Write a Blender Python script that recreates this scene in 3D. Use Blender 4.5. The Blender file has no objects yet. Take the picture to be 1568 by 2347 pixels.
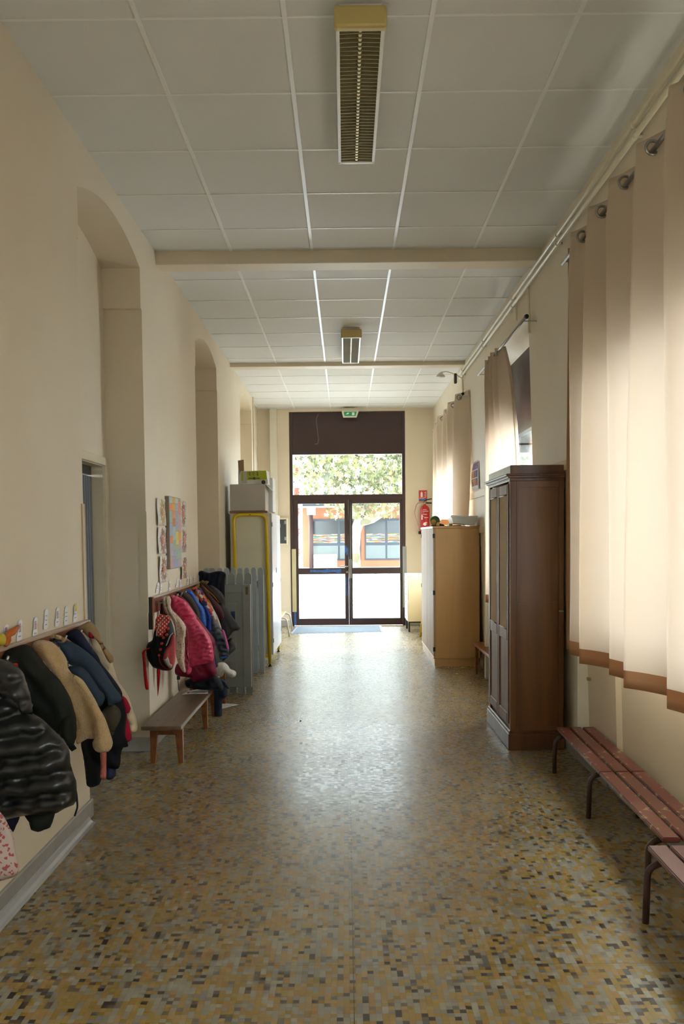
import bpy, bmesh, math, random
import numpy as np
from mathutils import Vector, Matrix, noise
from mathutils.geometry import delaunay_2d_cdt
random.seed(7)
C = bpy.context.scene.collection
R = math.radians
PI = math.pi
sc = bpy.context.scene

# ---------------------------------------------------------------- camera, sky, exposure
cam_d = bpy.data.cameras.new('camera'); cam = bpy.data.objects.new('camera', cam_d); C.objects.link(cam)
yaw, pitch, roll = R(-0.2603), R(-2.7858), R(-0.5315)
cy, sy = math.cos(yaw), math.sin(yaw)
F = Vector((sy*math.cos(pitch), cy*math.cos(pitch), math.sin(pitch)))
r0 = Vector((cy, -sy, 0)); u0 = r0.cross(F)
r2 = math.cos(roll)*r0 + math.sin(roll)*u0
u2 = -math.sin(roll)*r0 + math.cos(roll)*u0
M = Matrix((r2, u2, -F)).transposed().to_4x4(); M.translation = Vector((0, 0, 1.5046))
cam.matrix_world = M
cam_d.sensor_width = 36; cam_d.lens = 1957.42/2347*36
cam_d.shift_y = (1324.68-1173.5)/2347
cam_d.clip_start = .05; cam_d.clip_end = 300
sc.camera = cam
sc.view_settings.view_transform = 'Standard'; sc.view_settings.look = 'None'
sc.view_settings.gamma = 1; sc.view_settings.use_curve_mapping = False
sc.view_settings.exposure = 1.50
w = bpy.data.worlds.new('sky'); sc.world = w; w.use_nodes = True
bg = w.node_tree.nodes['Background']
bg.inputs[0].default_value = (.80, .90, 1.0, 1); bg.inputs[1].default_value = 5.6

def area(name, loc, rot, sx, sy_, power, col=(1, 1, 1), portal=False):
    d = bpy.data.lights.new(name, 'AREA'); d.shape = 'RECTANGLE'; d.size = sx; d.size_y = sy_
    d.energy = power; d.color = col
    if portal: d.cycles.is_portal = True
    o = bpy.data.objects.new(name, d); C.objects.link(o); o.location = loc; o.rotation_euler = rot
    return o
WINS = [(-2.6, 0.4), (1.0, 4.95), (6.97, 8.65), (10.6, 13.2)]
WP = [14, 42, 88, 112]
for (a, b), pw in zip(WINS, WP):
    # daylight entering the side windows from the open sky beyond them
    area('window_daylight', (2.55, (a+b)/2, 1.9), (0, R(78), 0), 1.9, (b-a)*.95, pw, (.86, .93, 1.0))
area('door_portal', (0.04, 14.6, 1.5), (R(-90), 0, 0), 1.9, 3.0, 1, portal=True)

# ---------------------------------------------------------------- helpers
def S(r, g, b):
    f = lambda v: (v/255/12.92 if v <= 10 else ((v/255+.055)/1.055)**2.4)
    return (f(r), f(g), f(b), 1)
class N:
    def __init__(s, name):
        s.m = bpy.data.materials.new(name); s.m.use_nodes = True
        s.t = s.m.node_tree; s.p = s.t.nodes['Principled BSDF']; s.o = s.t.nodes['Material Output']
    def n(s, ty, **k):
        x = s.t.nodes.new(ty)
        for a, v in k.items(): setattr(x, a, v)
        return x
    def l(s, a, b): s.t.links.new(a, b)
    def math(s, op, a, b=None):
        x = s.n('ShaderNodeMath', operation=op)
        for i, v in enumerate((a, b)):
            if v is None: continue
            if isinstance(v, (int, float)): x.inputs[i].default_value = v
            else: s.l(v, x.inputs[i])
        return x.outputs[0]
    def ramp(s, fac, stops, const=False):
        x = s.n('ShaderNodeValToRGB'); e = x.color_ramp.elements
        if const: x.color_ramp.interpolation = 'CONSTANT'
        while len(e) < len(stops): e.new(1)
        for q, (p, c) in zip(e, stops): q.position = p; q.color = c
        s.l(fac, x.inputs[0]); return x.outputs[0]
    def obj(s): return s.n('ShaderNodeTexCoord').outputs['Object']
    def geo(s): return s.n('ShaderNodeNewGeometry').outputs['Position']
    def bump(s, h, st, dist=.01):
        b = s.n('ShaderNodeBump'); b.inputs['Strength'].default_value = st; b.inputs['Distance'].default_value = dist
        s.l(h, b.inputs['Height']); s.l(b.outputs[0], s.p.inputs['Normal'])
MATS = {}
def mat(name, c, rough=.6, metal=0., var=.06, vs=3., bump=0., bs=60., spec=.5, sheen=0.):
    if name in MATS: return MATS[name]
    k = N(name); k.p.inputs['Roughness'].default_value = rough; k.p.inputs['Metallic'].default_value = metal
    k.p.inputs['Specular IOR Level'].default_value = spec
    if sheen: k.p.inputs['Sheen Weight'].default_value = sheen
    nz = k.n('ShaderNodeTexNoise'); nz.inputs['Scale'].default_value = vs; nz.inputs['Detail'].default_value = 4
    co = k.obj(); k.l(co, nz.inputs['Vector'])
    c = tuple(c)
    k.l(k.ramp(nz.outputs[0], [(.3, tuple(v*(1-var) for v in c[:3])+(1,)), (.7, tuple(min(1, v*(1+var)) for v in c[:3])+(1,))]), k.p.inputs['Base Color'])
    if bump:
        n2 = k.n('ShaderNodeTexNoise'); n2.inputs['Scale'].default_value = bs; n2.inputs['Detail'].default_value = 3
        k.l(co, n2.inputs['Vector']); k.bump(n2.outputs[0], bump)
    MATS[name] = k.m; return k.m
def wood(name, c1, c2, rough=.4, axis=2, scale=1., bump=.05):
    if name in MATS: return MATS[name]
    k = N(name); k.p.inputs['Roughness'].default_value = rough
    mp = k.n('ShaderNodeMapping'); sc_ = [14*scale]*3; sc_[axis] = .9*scale; mp.inputs['Scale'].default_value = sc_
    k.l(k.obj(), mp.inputs[0])
    nz = k.n('ShaderNodeTexNoise'); nz.inputs['Scale'].default_value = 1; nz.inputs['Detail'].default_value = 6; nz.inputs['Distortion'].default_value = .6
    k.l(mp.outputs[0], nz.inputs['Vector'])
    k.l(k.ramp(nz.outputs[0], [(.3, c1), (.72, c2)]), k.p.inputs['Base Color'])
    k.bump(nz.outputs[0], bump, .003); MATS[name] = k.m; return k.m

WO = {}
def obj(name, bm, m, parent=None, smooth=False, origin=None):
    """link a bmesh given in world coordinates as one mesh object with its origin at its base"""
    if origin is None:
        vs = [v.co for v in bm.verts]
        x = [v.x for v in vs]; y = [v.y for v in vs]; z = [v.z for v in vs]
        origin = Vector(((min(x)+max(x))/2, (min(y)+max(y))/2, min(z)))
    origin = Vector(origin)
    bmesh.ops.translate(bm, verts=bm.verts, vec=-origin)
    bmesh.ops.recalc_face_normals(bm, faces=bm.faces)
    me = bpy.data.meshes.new(name); bm.to_mesh(me); bm.free()
    if smooth:
        for p in me.polygons: p.use_smooth = True
    for mm in (m if isinstance(m, (list, tuple)) else [m]): me.materials.append(mm)
    o = bpy.data.objects.new(name, me); C.objects.link(o)
    if parent:
        o.parent = parent; o.location = origin-WO[parent.name]
    else: o.location = origin
    WO[o.name] = origin
    return o
def tag(o, label, cat, group=None, kind=None):
    if label: o['label'] = label
    if cat: o['category'] = cat
    if group: o['group'] = group
    if kind: o['kind'] = kind
    return o
def thing(name, loc, label, cat, group=None):
    o = bpy.data.objects.new(name, None); o.empty_display_size = .1; C.objects.link(o); o.location = loc; WO[o.name] = Vector(loc)
    return tag(o, label, cat, group)
def B(): return bmesh.new()
def box(bm, x0, x1, y0, y1, z0, z1, bev=0, seg=1):
    v = [bm.verts.new((x, y, z)) for x in (x0, x1) for y in (y0, y1) for z in (z0, z1)]
    f = [(0, 1, 3, 2), (4, 6, 7, 5), (0, 4, 5, 1), (2, 3, 7, 6), (0, 2, 6, 4), (1, 5, 7, 3)]
    fs = [bm.faces.new([v[i] for i in q]) for q in f]
    if bev: bmesh.ops.bevel(bm, geom=list({e for q in fs for e in q.edges}), offset=bev, segments=seg, affect='EDGES', profile=.5)
    return bm
def BX(*a, **k): return box(B(), *a, **k)
def hexa(bm, lo, hi):
    """frustum between two quads given as four points each"""
    a = [bm.verts.new(p) for p in lo]; b = [bm.verts.new(p) for p in hi]
    bm.faces.new(a[::-1]); bm.faces.new(b)
    for i in range(4): bm.faces.new((a[i], a[(i+1) % 4], b[(i+1) % 4], b[i]))
    return bm
def prism(bm, pts, axis, a, b):
    """polygon pts (2D) extruded along axis (0,1,2) from a to b"""
    def P(p, t):
        q = [0, 0, 0]; i, j = [k for k in range(3) if k != axis]; q[i], q[j], q[axis] = p[0], p[1], t; return q
    A = [bm.verts.new(P(p, a)) for p in pts]; Bv = [bm.verts.new(P(p, b)) for p in pts]
    bm.faces.new(A); bm.faces.new(Bv[::-1])
    n = len(pts)
    for i in range(n): bm.faces.new((A[i], Bv[i], Bv[(i+1) % n], A[(i+1) % n]))
    return bm
def tube(bm, pts, r, n=10, cap=True):
    pts = [Vector(p) for p in pts]; rs = r if isinstance(r, (list, tuple)) else [r]*len(pts)
    rings = []; up = None
    for i, p in enumerate(pts):
        d = (pts[min(i+1, len(pts)-1)]-pts[max(i-1, 0)]).normalized()
        if up is None: up = d.orthogonal().normalized()
        up = (up-d*up.dot(d)).normalized(); s = d.cross(up)
        rings.append([bm.verts.new(p+rs[i]*(math.cos(2*PI*k/n)*up+math.sin(2*PI*k/n)*s)) for k in range(n)])
    for a, b in zip(rings, rings[1:]):
        for k in range(n): bm.faces.new((a[k], a[(k+1) % n], b[(k+1) % n], b[k]))
    if cap: bm.faces.new(rings[0][::-1]); bm.faces.new(rings[-1])
    return bm
def TB(pts, r, n=10): return tube(B(), pts, r, n)
def arcpts(pts, rad, n=6):
    """round the corners of a polyline"""
    pts = [Vector(p) for p in pts]; o = [pts[0]]
    for i in range(1, len(pts)-1):
        a, b, c = pts[i-1], pts[i], pts[i+1]
        u, v = (a-b).normalized(), (c-b).normalized(); p0, p1 = b+u*rad, b+v*rad
        for k in range(n+1):
            t = k/n; o.append((1-t)**2*p0+2*t*(1-t)*b+t*t*p1)
    return o+[pts[-1]]
def lathe(bm, prof, c, n=24, ax=2):
    rings = []
    for r_, h in prof:
        ring = []
        for k in range(n):
            a = 2*PI*k/n; p = [math.cos(a)*r_, math.sin(a)*r_]; q = [0, 0, 0]
            i, j = [m_ for m_ in range(3) if m_ != ax]; q[i], q[j], q[ax] = p[0], p[1], h
            ring.append(bm.verts.new(Vector(q)+Vector(c)))
        rings.append(ring)
    for a, b in zip(rings, rings[1:]):
        for k in range(n): bm.faces.new((a[k], a[(k+1) % n], b[(k+1) % n], b[k]))
    bm.faces.new(rings[0][::-1]); bm.faces.new(rings[-1])
    return bm
def cr(pts, step):
    """closed Catmull-Rom through pts resampled"""
    P = [np.array(p) for p in pts]; n = len(P); o = []
    for i in range(n):
        a, b, c, d = P[i-1], P[i], P[(i+1) % n], P[(i+2) % n]
        L = np.linalg.norm(c-b)
        if L < 1e-4: continue
        m1 = (c-a)/2; m2 = (d-b)/2
        for q in (m1, m2):
            l = np.linalg.norm(q)
            if l > L: q *= L/l
        k = max(1, int(L/step))
        for j in range(k):
            t = j/k; o.append((2*t**3-3*t**2+1)*b+(t**3-2*t**2+t)*m1+(-2*t**3+3*t**2)*c+(t**3-t**2)*m2)
    return np.array(o)
def inflate(name, pts, Y, T, m, parent=None, Rr=.07, step=.012, quilt=None, folds=None, back=.6, label=None, crease=.011, lean=.6):
    """a soft padded shape: outline in x-z, thickness T along y, quilt=(period, slant, depth), folds=(period, slant, depth)"""
    bd = cr(pts, step)
    x0, z0 = bd.min(0); x1, z1 = bd.max(0)
    g = []
    for i in range(int((x1-x0)/step)+1):
        for j in range(int((z1-z0)/step)+1):
            g.append((x0+(i+.5+.3*(j % 2))*step, z0+(j+.5)*step))
    g = np.array(g)
    a = bd; b = np.roll(bd, -1, 0)
    def dist(q):
        ab = b-a; t = np.clip(((q[:, None]-a)*ab).sum(2)/((ab**2).sum(1)+1e-12), 0, 1)
        return np.sqrt((((a+t[..., None]*ab)-q[:, None])**2).sum(2)).min(1)
    def inside(q):
        c = np.zeros(len(q), bool)
        for i in range(len(a)):
            yi, yj = a[i, 1], b[i, 1]
            cond = ((yi > q[:, 1]) != (yj > q[:, 1]))
            xx = (b[i, 0]-a[i, 0])*(q[:, 1]-yi)/((yj-yi) if abs(yj-yi) > 1e-12 else 1e-12)+a[i, 0]
            c ^= cond & (q[:, 0] < xx)
        return c
    g = g[inside(g)]; dg = dist(g) if len(g) else np.zeros(0)
    g = g[dg > step*.55]; dg = dg[dg > step*.55]
    nb = len(bd)
    allp = np.vstack([bd, g]) if len(g) else bd; d = np.concatenate([np.zeros(nb), dg])
    vo, eo, fo, *_ = delaunay_2d_cdt([Vector(p) for p in allp], [(i, (i+1) % nb) for i in range(nb)], [], 1, 1e-6)
    V = np.array([tuple(p) for p in vo])
    D = dist(V)
    prof = np.sqrt(np.clip(1-(1-np.clip(D/Rr, 0, 1))**2, 0, 1))
    f = T*prof
    X, Z = V[:, 0], V[:, 1]
    cx = (x0+x1)/2
    if quilt:
        p, sl, dep = quilt
        s = Z+sl*(X-cx)+.9*(X-cx)**2
        wob = .006*np.sin(X*31)+.004*np.sin(X*67+Z*20)
        f = f*(1-dep)+T*dep*prof**.5*np.abs(np.sin(PI*(s+wob)/p))**.8 + .004*np.sin(X*80+Z*30)*prof
    if folds:
        p, sl, dep = folds
        s = X+sl*(Z-z0)+.02*np.sin(Z*14)
        f = f+dep*prof*np.sin(2*PI*s/p)+dep*.5*prof*np.sin(2*PI*(s*1.7+.3*Z)/p+1.3)
    nz = np.array([noise.noise(Vector((x*9, Y*3, z*9))) for x, z in V])
    cre = np.array([1-2*abs(noise.noise(Vector((x*11+.5*z*11*lean, Y*5, z*5)))) for x, z in V])+.5*np.array([1-2*abs(noise.noise(Vector((x*24+z*9*lean, Y*9, z*13)))) for x, z in V])
    f = f+crease*(cre-.9)*prof
    f = np.where(D < 1e-5, 0, np.maximum(f+T*.22*nz*prof, .0015))
    bm = B(); fr = [bm.verts.new((x, Y-t, z)) for (x, z), t in zip(V, f)]
    bk = [fr[i] if D[i] < 1e-5 else bm.verts.new((V[i, 0], Y+f[i]*back, V[i, 1])) for i in range(len(V))]
    for q in fo:
        if len(q) != 3: continue
        try: bm.faces.new([fr[i] for i in q])
        except ValueError: pass
        try: bm.faces.new([bk[i] for i in q[::-1]])
        except ValueError: pass
    o = obj(name, bm, m, parent, smooth=True)
    if label: o['label'] = label
    return o

# ---------------------------------------------------------------- materials of the setting
def wall_mat():
    k = N('cream_wall_paint'); k.p.inputs['Roughness'].default_value = .55; k.p.inputs['Specular IOR Level'].default_value = .35
    co = k.geo()
    nz = k.n('ShaderNodeTexNoise'); nz.inputs['Scale'].default_value = 1.3; nz.inputs['Detail'].default_value = 5; k.l(co, nz.inputs['Vector'])
    k.l(k.ramp(nz.outputs[0], [(.3, S(224, 210, 186)), (.7, S(231, 219, 197))]), k.p.inputs['Base Color'])
    n2 = k.n('ShaderNodeTexNoise'); n2.inputs['Scale'].default_value = 90; k.l(co, n2.inputs['Vector']); k.bump(n2.outputs[0], .12, .004)
    return k.m
WALL = wall_mat()
WHITE = mat('white_reveal_paint', S(232, 228, 216), .5)
BB = mat('grey_skirting', S(158, 156, 150), .35, var=.12, vs=9)
BROWN = mat('dark_brown_lacquer', S(62, 44, 44), .4, var=.05)
def floor_mat():
    k = N('mosaic_floor'); co = k.geo()
    sx = k.n('ShaderNodeSeparateXYZ'); k.l(co, sx.inputs[0]); W = .0205
    cx = k.math('FLOOR', k.math('DIVIDE', sx.outputs[0], W)); ry = k.math('DIVIDE', sx.outputs[1], W)
    fx = k.math('FRACT', k.math('DIVIDE', sx.outputs[0], W)); fy = k.math('FRACT', ry)
    def wn(a, b, c=0.):
        v = k.n('ShaderNodeCombineXYZ')
        for i, q in enumerate((a, b, c)):
            if isinstance(q, float): v.inputs[i].default_value = q
            else: k.l(q, v.inputs[i])
        x = k.n('ShaderNodeTexWhiteNoise', noise_dimensions='3D'); k.l(v.outputs[0], x.inputs[0]); return x.outputs[0]
    off = wn(cx, 3.3, 1.7)
    row = k.math('FLOOR', ry)
    pair = k.math('FLOOR', k.math('ADD', k.math('MULTIPLY', row, .5), k.math('MULTIPLY', k.math('GREATER_THAN', off, .5), .5)))
    h1 = wn(cx, row, .37); h2 = wn(cx, pair, 9.1); sel = k.math('GREATER_THAN', wn(cx, pair, 5.5), .40)
    mx = k.n('ShaderNodeMix'); mx.data_type = 'FLOAT'; k.l(sel, mx.inputs[0]); k.l(h1, mx.inputs[2]); k.l(h2, mx.inputs[3])
    big = [(0, S(202, 172, 98)), (.24, S(212, 180, 122)), (.44, S(196, 190, 172)), (.64, S(208, 203, 188)), (.80, S(186, 178, 160)), (.9, S(208, 164, 100)), (.985, S(150, 140, 126))]
    sml = [(0, S(200, 166, 82)), (.24, S(212, 178, 108)), (.40, S(200, 194, 178)), (.58, S(178, 176, 170)), (.70, S(134, 116, 98)), (.78, S(96, 82, 74)), (.86, S(124, 128, 130)), (.91, S(76, 64, 58))]
    m2 = k.n('ShaderNodeMix'); m2.data_type = 'RGBA'; k.l(sel, m2.inputs[0]); k.l(k.ramp(h1, sml, True), m2.inputs[6]); k.l(k.ramp(h2, big, True), m2.inputs[7])
    # joints between tiles, the long construction joint and the cross joints
    gx = k.math('LESS_THAN', fx, .05); gy = k.math('LESS_THAN', fy, .045)
    g = k.math('MAXIMUM', k.math('MULTIPLY', gx, .5), k.math('MULTIPLY', gy, .28))
    j = k.math('LESS_THAN', k.math('ABSOLUTE', k.math('SUBTRACT', sx.outputs[0], .014)), .0018)
    for yy in (7.80, 5.0, 2.93):
        j = k.math('MAXIMUM', j, k.math('MULTIPLY', k.math('LESS_THAN', k.math('ABSOLUTE', k.math('SUBTRACT', sx.outputs[1], yy)), .002), .6))
    m3 = k.n('ShaderNodeMix'); m3.data_type = 'RGBA'; k.l(k.math('MAXIMUM', g, k.math('MULTIPLY', j, .9)), m3.inputs[0]); k.l(m2.outputs[2], m3.inputs[6]); m3.inputs[7].default_value = S(92, 84, 70)
    # traffic film: large soft patches
    nz = k.n('ShaderNodeTexNoise'); nz.inputs['Scale'].default_value = 1.1; nz.inputs['Detail'].default_value = 5; k.l(co, nz.inputs['Vector'])
    m4 = k.n('ShaderNodeMix'); m4.data_type = 'RGBA'; m4.blend_type = 'MULTIPLY'; m4.inputs[0].default_value = 1
    k.l(m3.outputs[2], m4.inputs[6]); k.l(k.ramp(nz.outputs[0], [(.3, (.46, .45, .41, 1)), (.7, (.60, .595, .56, 1))]), m4.inputs[7])
    k.l(m4.outputs[2], k.p.inputs['Base Color'])
    rn = k.math('ADD', k.math('MULTIPLY', nz.outputs[0], .16), k.math('MULTIPLY', h1, .10))
    k.l(k.math('ADD', rn, .17), k.p.inputs['Roughness'])
    hb = k.math('SUBTRACT', k.math('MULTIPLY', h2, .25), k.math('MAXIMUM', gx, gy)); k.bump(hb, .22, .0012)
    k.p.inputs['Specular IOR Level'].default_value = .6
    return k.m
FLOOR = floor_mat()
TILE = mat('mineral_ceiling_tile', S(226, 226, 222), .8, var=.02, vs=.7, bump=.08, bs=180)
TBAR = mat('white_ceiling_rail', S(240, 240, 236), .35, var=.01)
def glass_mat():
    k = N('window_glass'); k.t.nodes.remove(k.p)
    tr = k.n('ShaderNodeBsdfTransparent'); tr.inputs[0].default_value = (.96, .98, .97, 1)
    gl = k.n('ShaderNodeBsdfGlossy'); gl.inputs['Roughness'].default_value = .02
    mx = k.n('ShaderNodeMixShader'); fr = k.n('ShaderNodeFresnel'); fr.inputs[0].default_value = 1.35
    k.l(k.math('MULTIPLY', fr.outputs[0], .4), mx.inputs[0]); k.l(tr.outputs[0], mx.inputs[1]); k.l(gl.outputs[0], mx.inputs[2]); k.l(mx.outputs[0], k.o.inputs[0]); return k.m
GLASS = glass_mat()
METAL = mat('brushed_steel', S(170, 170, 168), .3, .9, var=.04)
DKMET = mat('dark_steel', S(60, 58, 58), .4, .6)
BLACK = mat('black_rubber', S(22, 22, 22), .6)
PAPER = mat('white_paper', S(242, 242, 246), .7, var=.02)

# ---------------------------------------------------------------- setting
CE = 3.63
XL = -1.395
def xr(z): return 1.585-.030*z
tag(obj('floor', BX(-1.95, 1.9, -3.5, 14.62, -.1, 0), FLOOR), 'yellow, grey and brown mosaic tiled floor of the corridor', 'floor', kind='structure')
tag(obj('ceiling', BX(-1.95, 2.1, -3.5, 14.6, CE, CE+.15), TILE), 'white suspended tile ceiling of the corridor', 'ceiling', kind='structure')
bm = B()
for x in (-1.43, -.83, -.23, .373, .973): box(bm, x-.010, x+.010, -3.5, 14.33, CE-.006, CE+.01)
ys = [3.6+.6*i for i in range(-11, 5)]+[7.157+.625*i for i in range(0, 6)]+[11.415+.6*i for i in range(0, 5)]
for y in ys: box(bm, -1.6, 1.6, y-.005, y+.005, CE-.004, CE+.01)
tag(obj('trim_1', bm, TBAR), 'white metal grid rails between the ceiling tiles', 'ceiling grid', kind='structure')
tag(obj('trim_2', BX(-1.6, 1.7, 6.45, 6.63, 3.535, CE+.05, bev=.006), WALL), 'nearer cream beam under the ceiling', 'beam', kind='structure')
tag(obj('trim_3', BX(-1.6, 1.7, 10.55, 10.74, 3.585, CE+.05, bev=.006), WALL), 'farther cream beam under the ceiling', 'beam', kind='structure')

def seg_arch(y0, y1, zs, rise, n=14):
    c = (y1-y0)/2; Rad = (c*c+rise*rise)/(2*rise); o = []
    for k in range(n+1):
        y = y0+(y1-y0)*k/n; o.append((y, zs+rise-Rad+math.sqrt(max(Rad*Rad-(y-y0-c)**2, 0))))
    return o
NI = [(4.55, 5.98), (8.07, 9.45), (11.49, 12.93)]
pts = [(-3.5, 0)]
for (a, b), zi, zs in zip(NI, (3.08, 3.11, 3.2), (3.355, 3.35, 3.40)):
    pts += [(a, 0), (a, zi), (a+.03, zi+.005)]+seg_arch(a+.03, b-.03, zs, .125)+[(b-.03, zi+.005), (b, zi), (b, 0)]
pts += [(13.1, 0), (13.1, CE+.04), (-3.5, CE+.04)]
bm = prism(B(), pts, 0, XL, -1.66)
# back of the niches, with the doorway in the first
box(bm, -1.90, -1.66, -3.5, 5.0, 0, CE+.04); box(bm, -1.90, -1.66, 5.9, 14.6, 0, CE+.04); box(bm, -1.90, -1.66, 5.0, 5.9, 2.02, CE+.04)
box(bm, -1.66, -1.45, 13.1, 14.4, 0, CE+.04)
tag(obj('wall_left', bm, WALL), 'cream left wall with three arched niches', 'wall', kind='structure')
bm = B(); D = 14.35
box(bm, -1.7, -.93, D, D+.3, 0, CE+.04); box(bm, 1.01, 2.1, D, D+.3, 0, CE+.04); box(bm, -.93, 1.01, D, D+.3, 3.585, CE+.04)
tag(obj('wall_front', bm, WALL), 'cream end wall around the glazed double door', 'wall', kind='structure')
tag(obj('wall_back', BX(-1.95, 2.1, -3.65, -3.5, 0, CE+.04), WALL), 'cream wall behind the viewer', 'wall', kind='structure')
def wrb(bm, y0, y1, z0, z1, rec=0, xo=2.12):
    hexa(bm, [(xr(z0)+rec, y0, z0), (xo, y0, z0), (xo, y1, z0), (xr(z0)+rec, y1, z0)], [(xr(z1)+rec, y0, z1), (xo, y0, z1), (xo, y1, z1), (xr(z1)+rec, y1, z1)])
bm = B(); prev = -3.5
for i, (a, b) in enumerate(WINS):
    wrb(bm, prev, a, 0, CE+.04); prev = b
    wrb(bm, a, b, 3.3, CE+.04); wrb(bm, a, b, 0, .95, .035 if i == 1 else 0)
wrb(bm, prev, 14.65, 0, CE+.04)
tag(obj('wall_right', bm, WALL), 'cream right wall with the curtained windows', 'wall', kind='structure')
# stone outer jambs of the side windows
def stone_mat():
    k = N('rough_limestone'); co = k.geo(); k.p.inputs['Roughness'].default_value = .9
    nz = k.n('ShaderNodeTexNoise'); nz.inputs['Scale'].default_value = 9; nz.inputs['Detail'].default_value = 8; k.l(co, nz.inputs['Vector'])
    k.l(k.ramp(nz.outputs[0], [(.35, S(60, 59, 55)), (.65, S(96, 96, 93))]), k.p.inputs['Base Color']); k.bump(nz.outputs[0], .9, .04); return k.m
bm = B()
for z in range(8): box(bm, 1.67, 2.13+.02*(z % 2), 8.44-.03*(z % 2), 8.655, .95+z*.29, .95+z*.29+.28, bev=.012, seg=2)
tag(obj('trim_4', bm, stone_mat()), 'pale rough stone blocks outside the uncurtained window', 'stone jamb', kind='structure')

for i, (a, b) in enumerate(WINS):
    t = thing('window_%d' % (i+1), (1.77, (a+b)/2, .95), ['window behind the viewer on the right wall', 'wide window behind the nearest curtain', 'window left of the gathered curtain, dark brown upper panel', 'farthest side window behind the long curtain'][i], 'window'); t['kind'] = 'structure'
    obj('panel', BX(1.62, 1.66, a, b, 2.52, 3.15), BROWN, t)['label'] = 'dark brown panel'
    bm = B()
    n = max(1, round((b-a)/1.3))
    for k in range(n+1):
        y = a+(b-a)*k/n; box(bm, 1.605, 1.66, max(a, y-.045), min(b, y+.045), .95, 2.52)
    box(bm, 1.605, 1.66, a, b, .95, 1.02); box(bm, 1.605, 1.66, a, b, 2.43, 2.53)
    obj('frame', bm, DKMET, t)
    obj('pane', BX(1.635, 1.641, a+.02, b-.02, 1.0, 2.45), GLASS, t)
    bm = B(); box(bm, 1.56, 1.62, a+.002, b-.002, .94, .965); hexa(bm, [(1.49, a+.001, 3.297), (1.625, a+.001, 3.14), (1.625, b-.001, 3.14), (1.49, b-.001, 3.297)], [(1.49, a+.001, 3.31), (1.67, a+.001, 3.31), (1.67, b-.001, 3.31), (1.49, b-.001, 3.31)])
    obj('reveal', bm, WHITE, t)

# skirting
def skirt(name, segs, label):
    bm = B()
    for x0, x1, y0, y1 in segs: box(bm, x0, x1-(.008 if x0 < 0 else 0), y0, y1, 0, .098, bev=.005)
    tag(obj(name, bm, BB), label, 'skirting', kind='structure')
skirt('baseboard_left', [(XL-.01, XL+.022, -3.5, 4.53), (-1.66, XL+.022, 4.532, 4.57), (-1.66, XL+.022, 5.955, 5.998), (XL-.01, XL+.022, 6.0, 8.04), (-1.66, XL+.022, 8.042, 8.09), (-1.66, XL+.022, 9.43, 9.468), (XL-.01, XL+.022, 9.47, 11.49), (XL-.01, XL+.022, 12.95, 13.1), (-1.46, -1.43, 13.102, 14.35)], 'grey coved skirting along the left wall')
# the cove fillet at the foot of the nearer pier
cv = [(-.008, 0), (.036, 0), (.022, .006), (.010, .016), (.002, .032), (-.008, .036)]
bm = prism(B(), [(XL+.02+x, z) for x, z in cv], 1, -3.5, 4.46)
tag(obj('baseboard_pier', bm, mat('glossy_grey_cove', S(176, 178, 180), .15)), 'glossy grey cove at the foot of the nearest left wall', 'skirting', kind='structure')
skirt('baseboard_right', [(1.545, 1.60, -3.5, 5.0), (1.53, 1.6, 5.0, 14.35)], 'grey skirting along the right wall')
skirt('baseboard_front', [(-1.45, -.95, 14.31, 14.36), (1.01, 1.55, 14.31, 14.36)], 'grey skirting on the end wall')

# corner guards and small wall trims
CR = mat('cream_trim', S(224, 212, 184), .4)
for nm, y, z0, z1, lb in (('corner_guard', 4.545, .97, 1.69, 'wooden edge guard on the corner of the nearest pier'), ('corner_guard', 5.985, .98, 1.69, 'cream edge guard on the corner of the second pier')):
    bm = B(); s = 1 if y < 5 else -1
    if s > 0: box(bm, XL-.03, XL+.008, y-.002, y+.010, z0, z1); box(bm, XL-.002, XL+.008, y-.03, y, z0, z1)
    else: box(bm, XL-.05, XL+.006, y-.012, y, z0, z1)
    tag(obj(nm, bm, mat('beech_edge', S(196, 172, 138), .4) if s > 0 else CR), lb, 'corner guard')
# door of the first niche
t = thing('door_2', (-1.70, 5.45, 0), 'cream framed doorway with ribbed grey metal door in the first niche', 'door'); t['kind'] = 'structure'
bm = B(); box(bm, -1.67, -1.64, 5.885, 5.95, 0, 2.06, bev=.004); box(bm, -1.67, -1.64, 4.95, 5.015, 0, 2.06, bev=.004); box(bm, -1.67, -1.6405, 5.0155, 5.8845, 2.005, 2.06, bev=.003)
box(bm, -1.80, -1.66, 5.875, 5.90, 0, 2.02); box(bm, -1.80, -1.66, 5.0, 5.02, 0, 2.02); box(bm, -1.80, -1.66, 5.0, 5.9, 2.0, 2.02)
obj('door_frame', bm, CR, t)
bm = B(); GM = mat('grey_ribbed_metal', S(120, 124, 130), .4, .3)
for k in range(18):
    y = 5.03+k*.047; hexa(bm, [(-1.77, y, .02), (-1.735, y+.008, .02), (-1.735, y+.034, .02), (-1.77, y+.042, .02)], [(-1.77, y, 1.93), (-1.735, y+.008, 1.93), (-1.735, y+.034, 1.93), (-1.77, y+.042, 1.93)])
box(bm, -1.79, -1.76, 5.02, 5.88, .02, 1.93)
obj('ribbed_panel', bm, GM, t)
obj('track', BX(-1.79, -1.74, 5.02, 5.88, 1.94, 2.0), DKMET, t)
# pilaster duct and pipes
tag(obj('trim_5', BX(-1.24, -1.125, 14.27, 14.36, 0, CE), mat('pale_duct', S(226, 222, 208), .5)), 'pale vertical duct on the end wall left of the door', 'duct', kind='structure')
tag(obj('pipe', TB([(-1.385, 13.08, 0), (-1.385, 13.08, CE)], .014), CR), 'thin cream vertical pipe beside the farthest niche', 'pipe')

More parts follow.
